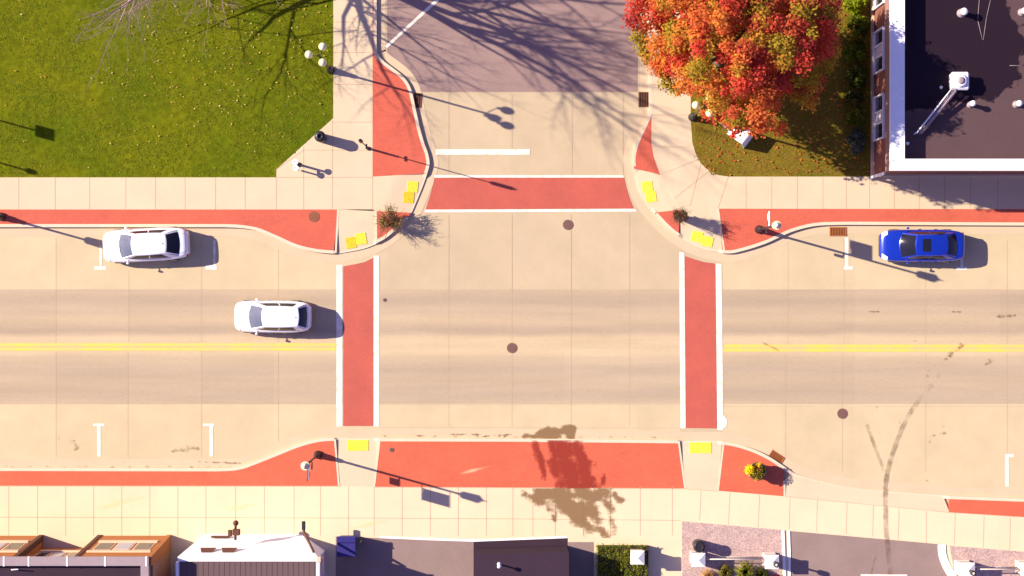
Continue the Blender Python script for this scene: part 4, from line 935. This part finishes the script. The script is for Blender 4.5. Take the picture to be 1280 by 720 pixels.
# ------------------------------------------------------------------ brick building at the top right
def ne_building():
    x0, y0 = 20.09, 6.24; x1, y1 = 52.0, 34.0; zt = 4.5; zr = 3.7
    t = empty('brick_building', (x0, y0, ZS)); tag(t, 'single storey brown brick building with white parapet and dark flat roof', 'building')
    T = lambda mb: [(v[0]-x0, v[1]-y0, v[2]-ZS) for v in mb.v]
    def bl(mb, n, m, par=t): mb.v = T(mb); return mb.build(n, m, par)
    b = MB(); b.box(x0+.10, x1, y0+.10, y1, 0, 3.25); w_ = bl(b, 'wall', M['bricks_wall'])
    b = MB(); b.box(x0+.03, x1+.03, y0+.03, y1+.03, 3.25, 4.30); bl(b, 'fascia', M['fascia'])
    b = MB(); b.box(x0-.02, x0+.10, y0-.02, y1, ZS, .45); b.box(x0+.10, x1, y0-.02, y0+.10, ZS, .45); bl(b, 'plinth', M['trim'])
    # roof deck + parapet ring
    b = MB(); b.box(x0+.5, x1-.5, y0+.5, y1-.5, 3.3, zr)
    bl(b, 'roof', M['roof'])
    b = MB(); wpx, wpy = .76, .62
    b.box(x0, x0+wpx, y0, y1, 4.28, zt); b.box(x0+wpx, x1, y0, y0+wpy, 4.28, zt); b.box(x1-wpx, x1, y0+wpy, y1, 4.28, zt); b.box(x0+wpx, x1-wpx, y1-wpy, y1, 4.28, zt)
    b.box(x0+wpx-.08, x0+wpx-.002, y0+wpy, y1-wpy, zr, 4.279)
    bl(b, 'parapet', M['parapet'])
    # remove deck part of fascia block above roof: fascia box would hide the deck, so it is hollowed
    # windows in the west wall
    for yc, wd in ((13.0,2.2),(9.35,2.3),(16.6,2.2),(20.4,2.2)):
        b = MB(); zz0, zz1 = .95, 2.85
        for a in ((yc-wd/2,yc+wd/2,zz0-.08,zz0),(yc-wd/2,yc+wd/2,zz1,zz1+.08),(yc-wd/2-.07,yc-wd/2,zz0-.08,zz1+.08),(yc+wd/2,yc+wd/2+.07,zz0-.08,zz1+.08),(yc-.35,yc-.28,zz0,zz1),(yc+.28,yc+.35,zz0,zz1)):
            b.box(x0-.03, x0+.095, a[0], a[1], a[2], a[3])
        f = bl(b, 'window', M['whitemetal'])
        b = MB(); b.box(x0+.06, x0+.098, yc-wd/2, yc+wd/2, zz0, zz1); bl(b, 'pane', M['winglass'], f)
        b = MB(); b.box(x0+.045, x0+.058, yc-.27, yc+.27, zz0+.1, zz1-.02); bl(b, 'blind', M['blind'], f)
        b = MB(); b.box(x0-.12, x0-.032, yc-wd/2-.1, yc+wd/2+.1, zz0-.12, zz0-.04); bl(b, 'sill', M['trim'], f)
    b = MB(); b.box(x0-.05, x0+.02, y0-.12, y0+.02, ZS, 3.2); bl(b, 'downpipe', M['whitemetal'])
    # roof furniture
    rp = lambda px, py, z=zr: P(px, py, z)
    x, y = rp(1200, 101, 4.3)
    b = MB(); b.bevbox(x-.42, x+.42, y-.42, y+.42, zr, zr+.35, .03); fan = bl(b, 'exhaust_fan', M['stone'])
    b = MB(); b.bevbox(x-.46, x+.50, y-.48, y+.48, zr+.40, zr+.62, .08); b.v = b.v
    b.lathe((x+.02,y,zr+.62), [(.36,0),(.36,.05),(.30,.14),(.24,.16)], 20); bl(b, 'fan_housing', M['whitemetal'], fan)
    b = MB(); b.lathe((x+.02,y,zr+.77), [(.20,0),(.20,.03),(.07,.06)], 16); bl(b, 'fan_hood', M['coping'], fan)
    ax, ay = rp(1190, 110, 4.3); ex, ey = rp(1145, 166, 3.8)
    b = MB(); b.tube((ax,ay,4.45), (ex,ey,4.05), .045, .045, 8); b.tube((ex,ey,4.05), (ex-.1,ey-.08,3.7), .045, .045, 8); d_ = bl(b, 'vent_pipe', M['whitemetal'])
    b = MB(); b.tube((ax+.2,ay-.14,4.35), (ex+.22,ey-.05,3.85), .09, .09, 8); b.tube((ax+.12,ay-.1,4.15), (ex+.14,ey-.1,3.85), .03, .03, 8)
    for k in (.15,.4,.65,.9): 
        qx, qy = ax+(ex-ax)*k, ay+(ey-ay)*k; b.tube((qx,qy,4.44-.4*k), (qx+.22,qy-.12,4.25-.4*k), .02, .02, 5); b.tube((qx+.1,qy-.05,4.3-.35*k), (qx+.1,qy-.05,zr), .02, .02, 5)
    bl(b, 'duct_bracket', M['coping'], d_)
    for px, py, r, h in ((1206,14,.20,.62),(1217,129,.16,.62),(1275,129,.17,.60),(1282,13,.18,.6),(1135,179,.09,.25),(1177,109,.08,.15),(1330,60,.2,.6)):
        x, y = rp(px, py, zr+h)
        b = MB(); b.lathe((x,y,zr), [(r*1.3,0),(r*1.1,.06),(r*.7,.1),(r*.7,h-.12)], 14); v_ = bl(b, 'roof_vent', M['coping'])
        b = MB(); b.lathe((x,y,zr+h-.12), [(r,0),(r,.06),(r*.6,.13),(r*.1,.14)], 14); bl(b, 'cap', M['parapet'], v_)
    b = MB(); a = [rp(1224,0),rp(1222,25),rp(1228,50)]; c = [rp(1238,0),rp(1233,22),rp(1229,50)]; e = [rp(1262,82),rp(1282,82)]
    for ln in (a, c, e):
        for p_, q_ in zip(ln[:-1], ln[1:]): b.tube((*p_,zr+.02), (*q_,zr+.02), .014, .014, 5)
    bl(b, 'cable', M['coping'])
    # damp dark patch on the membrane
    o = blob('damp_patch', 1200, 60, 1, 1, M['roofstain'], zr+.004, pts=None) if False else None
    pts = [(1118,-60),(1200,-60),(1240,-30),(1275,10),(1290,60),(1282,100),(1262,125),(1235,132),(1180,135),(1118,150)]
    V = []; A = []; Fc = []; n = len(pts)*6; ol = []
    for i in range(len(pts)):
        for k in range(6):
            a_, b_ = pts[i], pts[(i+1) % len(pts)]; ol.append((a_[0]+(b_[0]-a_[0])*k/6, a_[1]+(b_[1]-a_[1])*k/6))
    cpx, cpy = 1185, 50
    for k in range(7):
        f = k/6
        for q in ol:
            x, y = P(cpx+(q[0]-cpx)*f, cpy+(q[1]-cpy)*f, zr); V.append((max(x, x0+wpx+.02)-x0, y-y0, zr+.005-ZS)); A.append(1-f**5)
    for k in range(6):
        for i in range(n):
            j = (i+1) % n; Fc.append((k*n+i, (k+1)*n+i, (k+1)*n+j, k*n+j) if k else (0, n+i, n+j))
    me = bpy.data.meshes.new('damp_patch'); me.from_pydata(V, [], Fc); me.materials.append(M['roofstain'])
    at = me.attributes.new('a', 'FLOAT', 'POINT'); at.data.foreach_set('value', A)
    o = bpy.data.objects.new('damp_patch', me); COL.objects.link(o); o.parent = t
    return t
ne_building()
# the fascia of the brick building is a ring, so the roof deck stays open to the sky
for o in list(bpy.data.objects):
    if o.name.startswith('fascia'):
        mb = MB(); x1, y1 = 31.91+.03, 27.76+.03; z0, z1 = 3.25-ZS, 4.277-ZS; wd = .60
        mb.box(.03,.03+wd,.03,y1,z0,z1); mb.box(.03+wd,x1,.03,.03+.5,z0,z1); mb.box(x1-wd,x1,.53,y1,z0,z1); mb.box(.03+wd,x1-wd,y1-.5,y1,z0,z1)
        me = bpy.data.meshes.new('fascia'); me.from_pydata(mb.v, [], mb.f); me.materials.append(M['fascia']); o.data = me

# ------------------------------------------------------------------ buildings along the bottom edge
def prism(bot, zb, top, zt, mb=None, mi=0):
    mb = mb or MB()
    return mb.loft([[Vector((x, y, zb)) for x, y in bot], [Vector((x, y, zt)) for x, y in top]], True, True, mi)
def local(mb, o3): mb.v = [(v[0]-o3[0], v[1]-o3[1], v[2]-o3[2]) for v in mb.v]; return mb
def sw_building():
    zt = 4.8; org = (-22, -14.3, ZS); t = empty('timber_front_building', org); tag(t, 'orange brown timber fronted building at the lower left corner', 'building')
    yb = P(0,669)[1]; yt = P(0,697,zt)[1]; ys = -26.0
    X = lambda px, z: P(px, 0, z)[0]
    xe = X(214.5,0); xet = xe-.12
    # sections of the front: bay, recess, bay
    b1 = X(55,0); b2 = X(128,0); xl = -50.0; rec = .68
    def front_box(xa, xb, dy, mb, mi=0, zb=ZS, z1=zt-.02):
        yk = yt-.44; bt = [(xa,yb-dy),(xa,yk),(xb,yk),(xb,yb-dy)]; tp = [(xa,yt-dy*.35),(xa,yk),(xb,yk),(xb,yt-dy*.35)]
        prism(bt, zb, tp, z1, mb, mi)
    w_ = MB(); front_box(xl, b1, 0, w_); front_box(b1, b2, rec, w_); front_box(b2, xe, 0, w_)
    wall = local(w_, org).build('timber_front', M['wood'], t)
    w2 = MB(); w2.box(xl, xe-.02, ys, yt-.442, ZS, zt-.46); local(w2, org).build('wall', M['tan'], t)
    # corner posts follow the front's slope; dark ones paint the shaded bay sides
    for xp in (b1, b2, xe):
        q = MB(); pr = .05; wd = .22
        prism([(xp-wd,yb+pr),(xp-wd,yb-.3),(xp+.004,yb-.3),(xp+.004,yb+pr)], ZS, [(xp-wd,yt+pr),(xp-wd,yt-.3),(xp+.004,yt-.3),(xp+.004,yt+pr)], zt-.04, q)
        local(q, org).build('corner_post', M['darkwood_shade'] if xp != xe else M['wood'], t)
    # rails, sills and windows on the front
    def on_front(xa, xb, z0, z1, dy, pr, mb, mi=0):
        s = lambda z, d: yb+(yt-yb)*(z-ZS)/(zt-.02-ZS)-d*(1-.65*(z-ZS)/(zt-ZS))
        prism([(xa,s(z0,dy)+pr),(xa,s(z0,dy)-.05),(xb,s(z0,dy)-.05),(xb,s(z0,dy)+pr)], z0, [(xa,s(z1,dy)+pr),(xa,s(z1,dy)-.05),(xb,s(z1,dy)-.05),(xb,s(z1,dy)+pr)], z1, mb, mi)
    for xa, xb, dy in ((b1-3.4, b1-.35, 0), (b2+.25, xe-.4, 0), (b1+.3, b2-.5, rec), (b1-8, b1-4.5, 0)):
        q = MB(); on_front(xa, xb, 1.5, 1.75, dy, .10, q); sill = local(q, org).build('sill', M['trim'], t)
        n = 3; ww = (xb-xa)/n
        for i in range(n):
            q = MB(); on_front(xa+i*ww+.06, xa+(i+1)*ww-.06, 1.78, 3.3, dy, .02, q); f = local(q, org).build('window', M['trim'], t)
            q = MB(); on_front(xa+i*ww+.14, xa+(i+1)*ww-.14, 1.88, 3.2, dy, .03, q); local(q, org).build('pane', M['winglass'] if i % 2 == 0 else M['blind'], f)
        q = MB(); on_front(xa-.1, xb+.1, 3.55, 3.75, dy, .08, q); local(q, org).build('rail', M['trim'], t)
    # coping and roof
    q = MB(); q.box(xl, xet, yt-.42, yt+.06, zt-.02, zt+.10); q.box(xet-.42, xet, ys, yt-.42, zt-.3, zt+.10); local(q, org).build('coping', M['coping'], t)
    q = MB()
    for px in (5,36,84,131.5,183): xx = X(px, zt+.1); q.box(xx-.05, xx+.03, yt-.44, yt+.075, zt-.01, zt+.115)
    local(q, org).build('coping_clip', M['whitemetal'], t)
    q = MB(); q.box(xl, xet-.42, ys, yt-.42, zt-.45, zt-.30); local(q, org).build('roof', M['roof3'], t)
    q = MB(); xx = X(12,zt); q.tube((xx,yt-.7,zt-.3),(xx+.5,yt-.6,zt+.1),.03,.03,6); local(q, org).build('pipe', M['whitemetal'], t)
sw_building()
def white_building():
    zt = 3.6; org = (-14, -14.5, ZS); t = empty('white_front_building', org); tag(t, 'low building with sloping white front and ribbed brown roof', 'building')
    xa = P(222,0,zt)[0]; xb = P(397,0,zt)[0]; yt = P(0,696,zt)[1]; ys = -26.
    w_ = MB(); w_.box(xa, xb, ys, yt-.25, ZS, zt-.12); local(w_, org).build('wall', M['shadewall'], t)
    f = MB(); fb = [P(256,667.5), P(378,667.5)]
    prism([fb[0], (xa+.1,yt-.25), (xb-.02,yt-.25), fb[1]], ZS, [(xa,yt), (xa,yt-.25), (xb,yt-.25), (xb,yt)], zt, f); local(f, org).build('sloping_front', M['whitewall'], t)
    q = MB(); n = 26; q.box(xa+.12, xb-.12, ys, yt-.252, zt-.12, zt-.06)
    for i in range(n):
        xx = xa+.2+(xb-xa-.4)*i/(n-1); q.box(xx-.02, xx+.02, ys, yt-.252, zt-.06, zt-.048)
    local(q, org).build('roof', M['ribroof'], t)
    q = MB(); q.box(xa-.10, xa+.06, ys, yt-.30, zt-.3, zt+.02); q.box(xb-.06, xb+.10, ys, yt-.30, zt-.3, zt+.02); local(q, org).build('edge_trim', M['parapet'], t)
    q = MB(); q.box(xb+.14, xb+.26, -15.4, -14.55, zt-.6, zt-.35); q.bevbox(xb-.05, xb+.2, yt-.28, yt+.02, zt-.02, zt+.1, .03); local(q, org).build('gutter_outlet', M['trim'], t)
    # two small dark vents with pale red hoods in the front
    def onf(u, z, pr): 
        k = (z-ZS)/(zt-ZS); y = fb[0][1]+(yt-fb[0][1])*k; x = (fb[0][0]+(xa-fb[0][0])*k)+u; return Vector((x, y+pr, z))
    for u in (1.0, 2.15):
        q = MB(); p0 = onf(u, 2.9, .02); q.loft([[p0+Vector((0,0,0)), p0+Vector((.55,0,0)), p0+Vector((.75,.18,-.25)), p0+Vector((-.1,.18,-.25))], [p0+Vector((0,-.02,.1)), p0+Vector((.55,-.02,.1)), p0+Vector((.75,.16,-.15)), p0+Vector((-.1,.16,-.15))]]); local(q, org).build('vent_hood', M['darkwood_shade'], t)
    q = MB(); p0 = onf(.6, .6, .02); q.box(p0.x, p0.x+1.0, p0.y, p0.y+.06, .5, .9); local(q, org).build('vent_slot', M['darkwood_shade'], t)
white_building()
def bracket(px, py, z, label, pts, extra=None):
    x, y = P(px, py, z); t = empty('sign_bracket', (x, y, z)); tag(t, label, 'bracket', 'dark brackets above the white front')
    b = MB()
    for a, c in zip(pts[:-1], pts[1:]): b.tube(a, c, .07, .07, 8)
    b.build('arm', M['darkwood_shade'], t)
    if extra: extra(t)
def ex1(t):
    b = MB(); b.ball((.12,.62,.02), .16, 10, 7); b.bevbox(-.05,.36,-.05,.30,-.08,.12,.03); b.bevbox(-.30,-.08,-.1,.25,-.06,.1,.03); b.build('spotlight', M['darkwood_shade'], t)
bracket(292, 668, 2.2, 'dark twin spotlight bracket jutting over the pavement from the white front', [(.1,-.3,0),(.1,.3,0),(.12,.6,0)], ex1)
def ex2(t):
    b = MB(); b.bevbox(-.10,.10,.05,.55,-.08,.08,.03); b.build('lamp_head', M['black'], t)
bracket(379.5, 664, 1.8, 'dark slanting drainpipe arm at the right corner of the white front', [(0,.1,0),(.05,-.05,.15),(.72,-.95,1.2)], ex2)

# asphalt lots and low dark roof right of the white building
sheet('side_lot', [[(420,670),(475,672),(540,675),(592,676.5),(592,1400),(420,1400)]], M['asphalt2'], ZS+.006)
sheet('kerb_line', [[(475,669.5),(592,674),(592,676.5),(475,672)],[(592,674),(709,669.5),(709,672),(592,676.5)]], M['parapet'], ZS+.010)
sheet('side_lot', [[(592,676.5),(709.5,672),(709.5,1400),(592,1400)]], M['roof3'], ZS+.006)
sheet('side_lot', [[(709.5,677),(742,677),(742,1400),(709.5,1400)]], M['asphalt2'], ZS+.006)
def shed():
    a = P(594.5,684); c = P(708.5,681); org = (a[0], a[1], ZS); t = empty('flat_roofed_shed', org); tag(t, 'low shed with dark flat roof left of the clipped hedge', 'shed'); z = 2.4
    b = MB(); prism([(a[0],-27),(c[0],-27),c,a], ZS, [(a[0],-27),(c[0],-27),c,a], z, b); local(b, org).build('wall', M['roof3'], t)
    e = .03
    b = MB(); prism([(a[0]-e,-27),(c[0]+e,-27),(c[0]+e,c[1]+e),(a[0]-e,a[1]+e)], z, [(a[0]-e,-27),(c[0]+e,-27),(c[0]+e,c[1]+e),(a[0]-e,a[1]+e)], z+.10, b); local(b, org).build('roof', M['roof3'], t)
    x, y = P(624, 707, 2.9); b = MB(); b.lathe((x,y,z+.1), [(.12,0),(.05,.05),(.045,.55),(.10,.56),(.11,.66),(.02,.72)], 12); local(b, org).build('vent_pipe', M['parapet'], t)
shed()
p = gp(436, 676); t = empty('wheeled_dumpster', p); tag(t, 'navy blue dumpster in the shade right of the white fronted building', 'dumpster')
b = MB(); b.loft([[(-.38,-.55,.12),(.38,-.55,.12),(.38,.35,.12),(-.38,.35,.12)],[(-.48,-.62,1.1),(.48,-.62,1.1),(.48,.42,1.1),(-.48,.42,1.1)]]); b.build('bin_body', M['navy'], t)
b = MB(); b.bevbox(-.52,.52,-.66,.10,1.1,1.18,.02); b.bevbox(-.52,.52,.12,.46,1.1,1.2,.02, 0); b.build('lid', M['navy'], t)
for sx_ in (-.3,.3):
    for sy_ in (-.45,.25):
        b = MB(); b.tube((sx_-.03,sy_,.06),(sx_+.03,sy_,.06),.06,.06,10); b.build('wheel', M['rubber'], t)
p = gp(453, 674); t = empty('bollard', p); tag(t, 'thin black post between the navy dumpster and the asphalt lot', 'post')
b = MB(); b.lathe((0,0,0), [(.06,0),(.05,1.0),(.06,1.02),(.03,1.08)], 10); b.build('post', M['black'], t)

# hedge
def hedge():
    x0, y1 = P(744, 678); x1, _ = P(812, 678); t = empty('clipped_hedge', ((x0+x1)/2, y1-1.2, ZS)); tag(t, 'clipped green box hedge beside the white capped pillar', 'hedge')
    rnd = random.Random(3); cl = []; w2 = (x1-x0)/2
    b = MB(); b.box(-w2+.12, w2-.12, -2.4, 1.08, 0, .45); b.build('stems', M['soil'], t)
    for i in range(int(w2*2/.22)):
        for j in range(16):
            cl.append((-w2+.12+i*.22+rnd.uniform(-.05,.05), 1.08-j*.22+rnd.uniform(-.05,.05), .50+rnd.uniform(-.06,.08), rnd.uniform(.15,.21), rnd.randrange(3)))
    leaves('foliage', cl, 900, .075, [(.19,.22,.012),(.14,.18,.010),(.24,.26,.02)], M['leaf'], t, 8)
hedge()
# planted gravel beds
slab('gravel_bed', [(852,651),(977,662),(979,1400),(853,1400)], M['gravel'], base=ZS, lift=.012, rec=True)
slab('gravel_bed', [(1186,681.5),(1290,690),(1500,706),(1500,1400),(1198,1400),(1196,730),(1191,712)], M['gravel'], base=ZS, lift=.012)
slab('driveway', [(985,663),(1172,679.5),(1174,690),(1179,705),(1188,725),(1200,760),(1200,1400),(986,1400)], M['asphalt2'], base=ZS, lift=.010)
K2 = lambda pts: strip('kerb', [(a,b,1) for a,b in pts], M['parapet'], -.10, .10, .05)
strip('kerb', [(978,662,1),(979,690,1),(980,720,1),(980,1400,1)], M['parapet'], -.07, .07, .07)
strip('kerb', [(985,663,1),(986,690,1),(986,720,1),(986,1400,1)], M['parapet'], -.05, .07, .05)
pp, _ = smooth_path([(1176,680),(1176.5,690),(1179,700),(1184,711),(1191,722),(1200,735),(1210,760),(1215,900)])
strip('kerb', pp, M['parapet'], -.21, .21, .05)
sheet('parking_mark', [[(1075,717),(1133,717.5),(1133,722),(1075,722)]], M['white'], ZS+.024)
def pillar(px, py, h, label, lamp=False, s=.38):
    x, y = P(px, py, h); t = empty('pillar', (x, y, gz(x, y))); tag(t, label, 'pillar', 'stone pillars with white pyramid caps')
    b = MB(); b.bevbox(-s+.06, s-.06, -s+.06, s-.06, 0, h-.22, .015); b.bevbox(-s+.02, s-.02, -s+.02, s-.02, 0, .18, .015); b.build('shaft', M['stone'], t)
    b = MB(); b.box(-s, s, -s, s, h-.22, h-.14); b.add([(-s,-s,h-.14),(s,-s,h-.14),(s,s,h-.14),(-s,s,h-.14),(0,0,h+.03)], [(0,1,4),(1,2,4),(2,3,4),(3,0,4)]); b.build('cap', M['cap'], t)
    if lamp:
        b = MB(); b.lathe((.12,-.02,h-.06), [(.12,0),(.06,.06),(.05,.35),(.10,.40),(.15,.46),(.15,.70),(.10,.74),(.10,.62)], 14); l_ = b.build('lamp', M['black'], t)
        b = MB(); b.ball((.12,-.02,h+.62), .09, 10, 6); b.build('bulb_glass', M['stone'], l_)
pillar(797, 697, 1.45, 'white capped pillar standing in the clipped green hedge')
pillar(873, 700, 1.2, 'white capped pillar beside the black litter bin')
pillar(965, 702.5, 1.25, 'white capped pillar with a dark lamp at the left edge of the driveway', True)
pillar(1209, 713, 1.25, 'white capped pillar with a dark lamp at the right edge of the driveway', True, .42)
pillar(1285, 712, 1.25, 'white capped pillar cut by the lower right corner of the photo')
def rail(xa, xb, py, label):
    a = Vector(P(xa, py, .9)); c = Vector(P(xb, py, .9)); t = empty('railing', (a.x, a.y, ZS)); tag(t, label, 'railing', 'iron railings between the pillars'); L_ = c.x-a.x
    for zz in (.25,.88):
        b = MB(); b.tube((0,0,zz),(L_,0,zz),.035,.035,8); b.build('rail', M['stone'], t)
    b = MB(); n = int(L_/.16)
    for i in range(1, n): b.tube((i*L_/n,0,.05),(i*L_/n,0,.86),.012,.012,5, caps=False)
    b.build('bars', M['black'], t)
rail(883, 956, 698.5, 'iron railing between the bin pillar and the driveway lamp pillar')
rail(1221, 1277, 711, 'iron railing right of the driveway on the lower right corner')
# plants in the bed
def grassy(px, py, r, h, label, n, col, seed):
    p = gp(px, py); t = empty('ornamental_grass', p); tag(t, label, 'plant', 'plants in the gravel bed'); rnd = random.Random(seed); V = []; Fc = []; C = []
    for i in range(n):
        a = rnd.uniform(0,6.28); k = rnd.uniform(.3,1); d = Vector((math.cos(a), math.sin(a), 0)); s = Vector((-d.y, d.x, 0))*rnd.uniform(.012,.022); b0 = d*r*.12*rnd.random()
        m1 = b0+d*r*k*.5+Vector((0,0,h*rnd.uniform(.7,1))); e = b0+d*r*k+Vector((0,0,h*rnd.uniform(.2,.7))); q = len(V); V += [b0-s, b0+s, m1+s, m1-s, e]
        Fc += [(q,q+1,q+2,q+3),(q+3,q+2,q+4)]; b_ = rnd.choice(col); f = rnd.uniform(.7,1.3); C += [(b_[0]*f,b_[1]*f,b_[2]*f,1)]*5
    me = bpy.data.meshes.new('blades'); me.from_pydata(V, [], Fc); me.materials.append(M['leaf'])
    at = me.color_attributes.new('col', 'FLOAT_COLOR', 'POINT'); at.data.foreach_set('color', [x for c in C for x in c])
    o = bpy.data.objects.new('blades', me); COL.objects.link(o); o.parent = t
grassy(930, 712, .75, .75, 'green spiky plant in the gravel bed behind the railing', 420, [(.16,.19,.02),(.10,.13,.012),(.30,.26,.05)], 1)
grassy(905, 713, .55, .6, 'olive spiky plant left of the green one behind the railing', 300, [(.14,.13,.02),(.22,.18,.04)], 2)
grassy(884, 719, .5, .45, 'tan dried plant below the bin pillar', 300, [(.5,.28,.10),(.4,.2,.07),(.6,.36,.16)], 3)
grassy(950, 716, .5, .5, 'dark green spiky plant left of the driveway lamp pillar', 240, [(.12,.14,.02),(.08,.09,.012)], 4)
bush('shrub', 966, 722, .40, .35, .6, [(.30,.02,.03),(.20,.015,.02)], 'dark red shrub below the driveway lamp pillar', 'shrub', 'plants in the gravel bed', 300, .08, 10, 40)
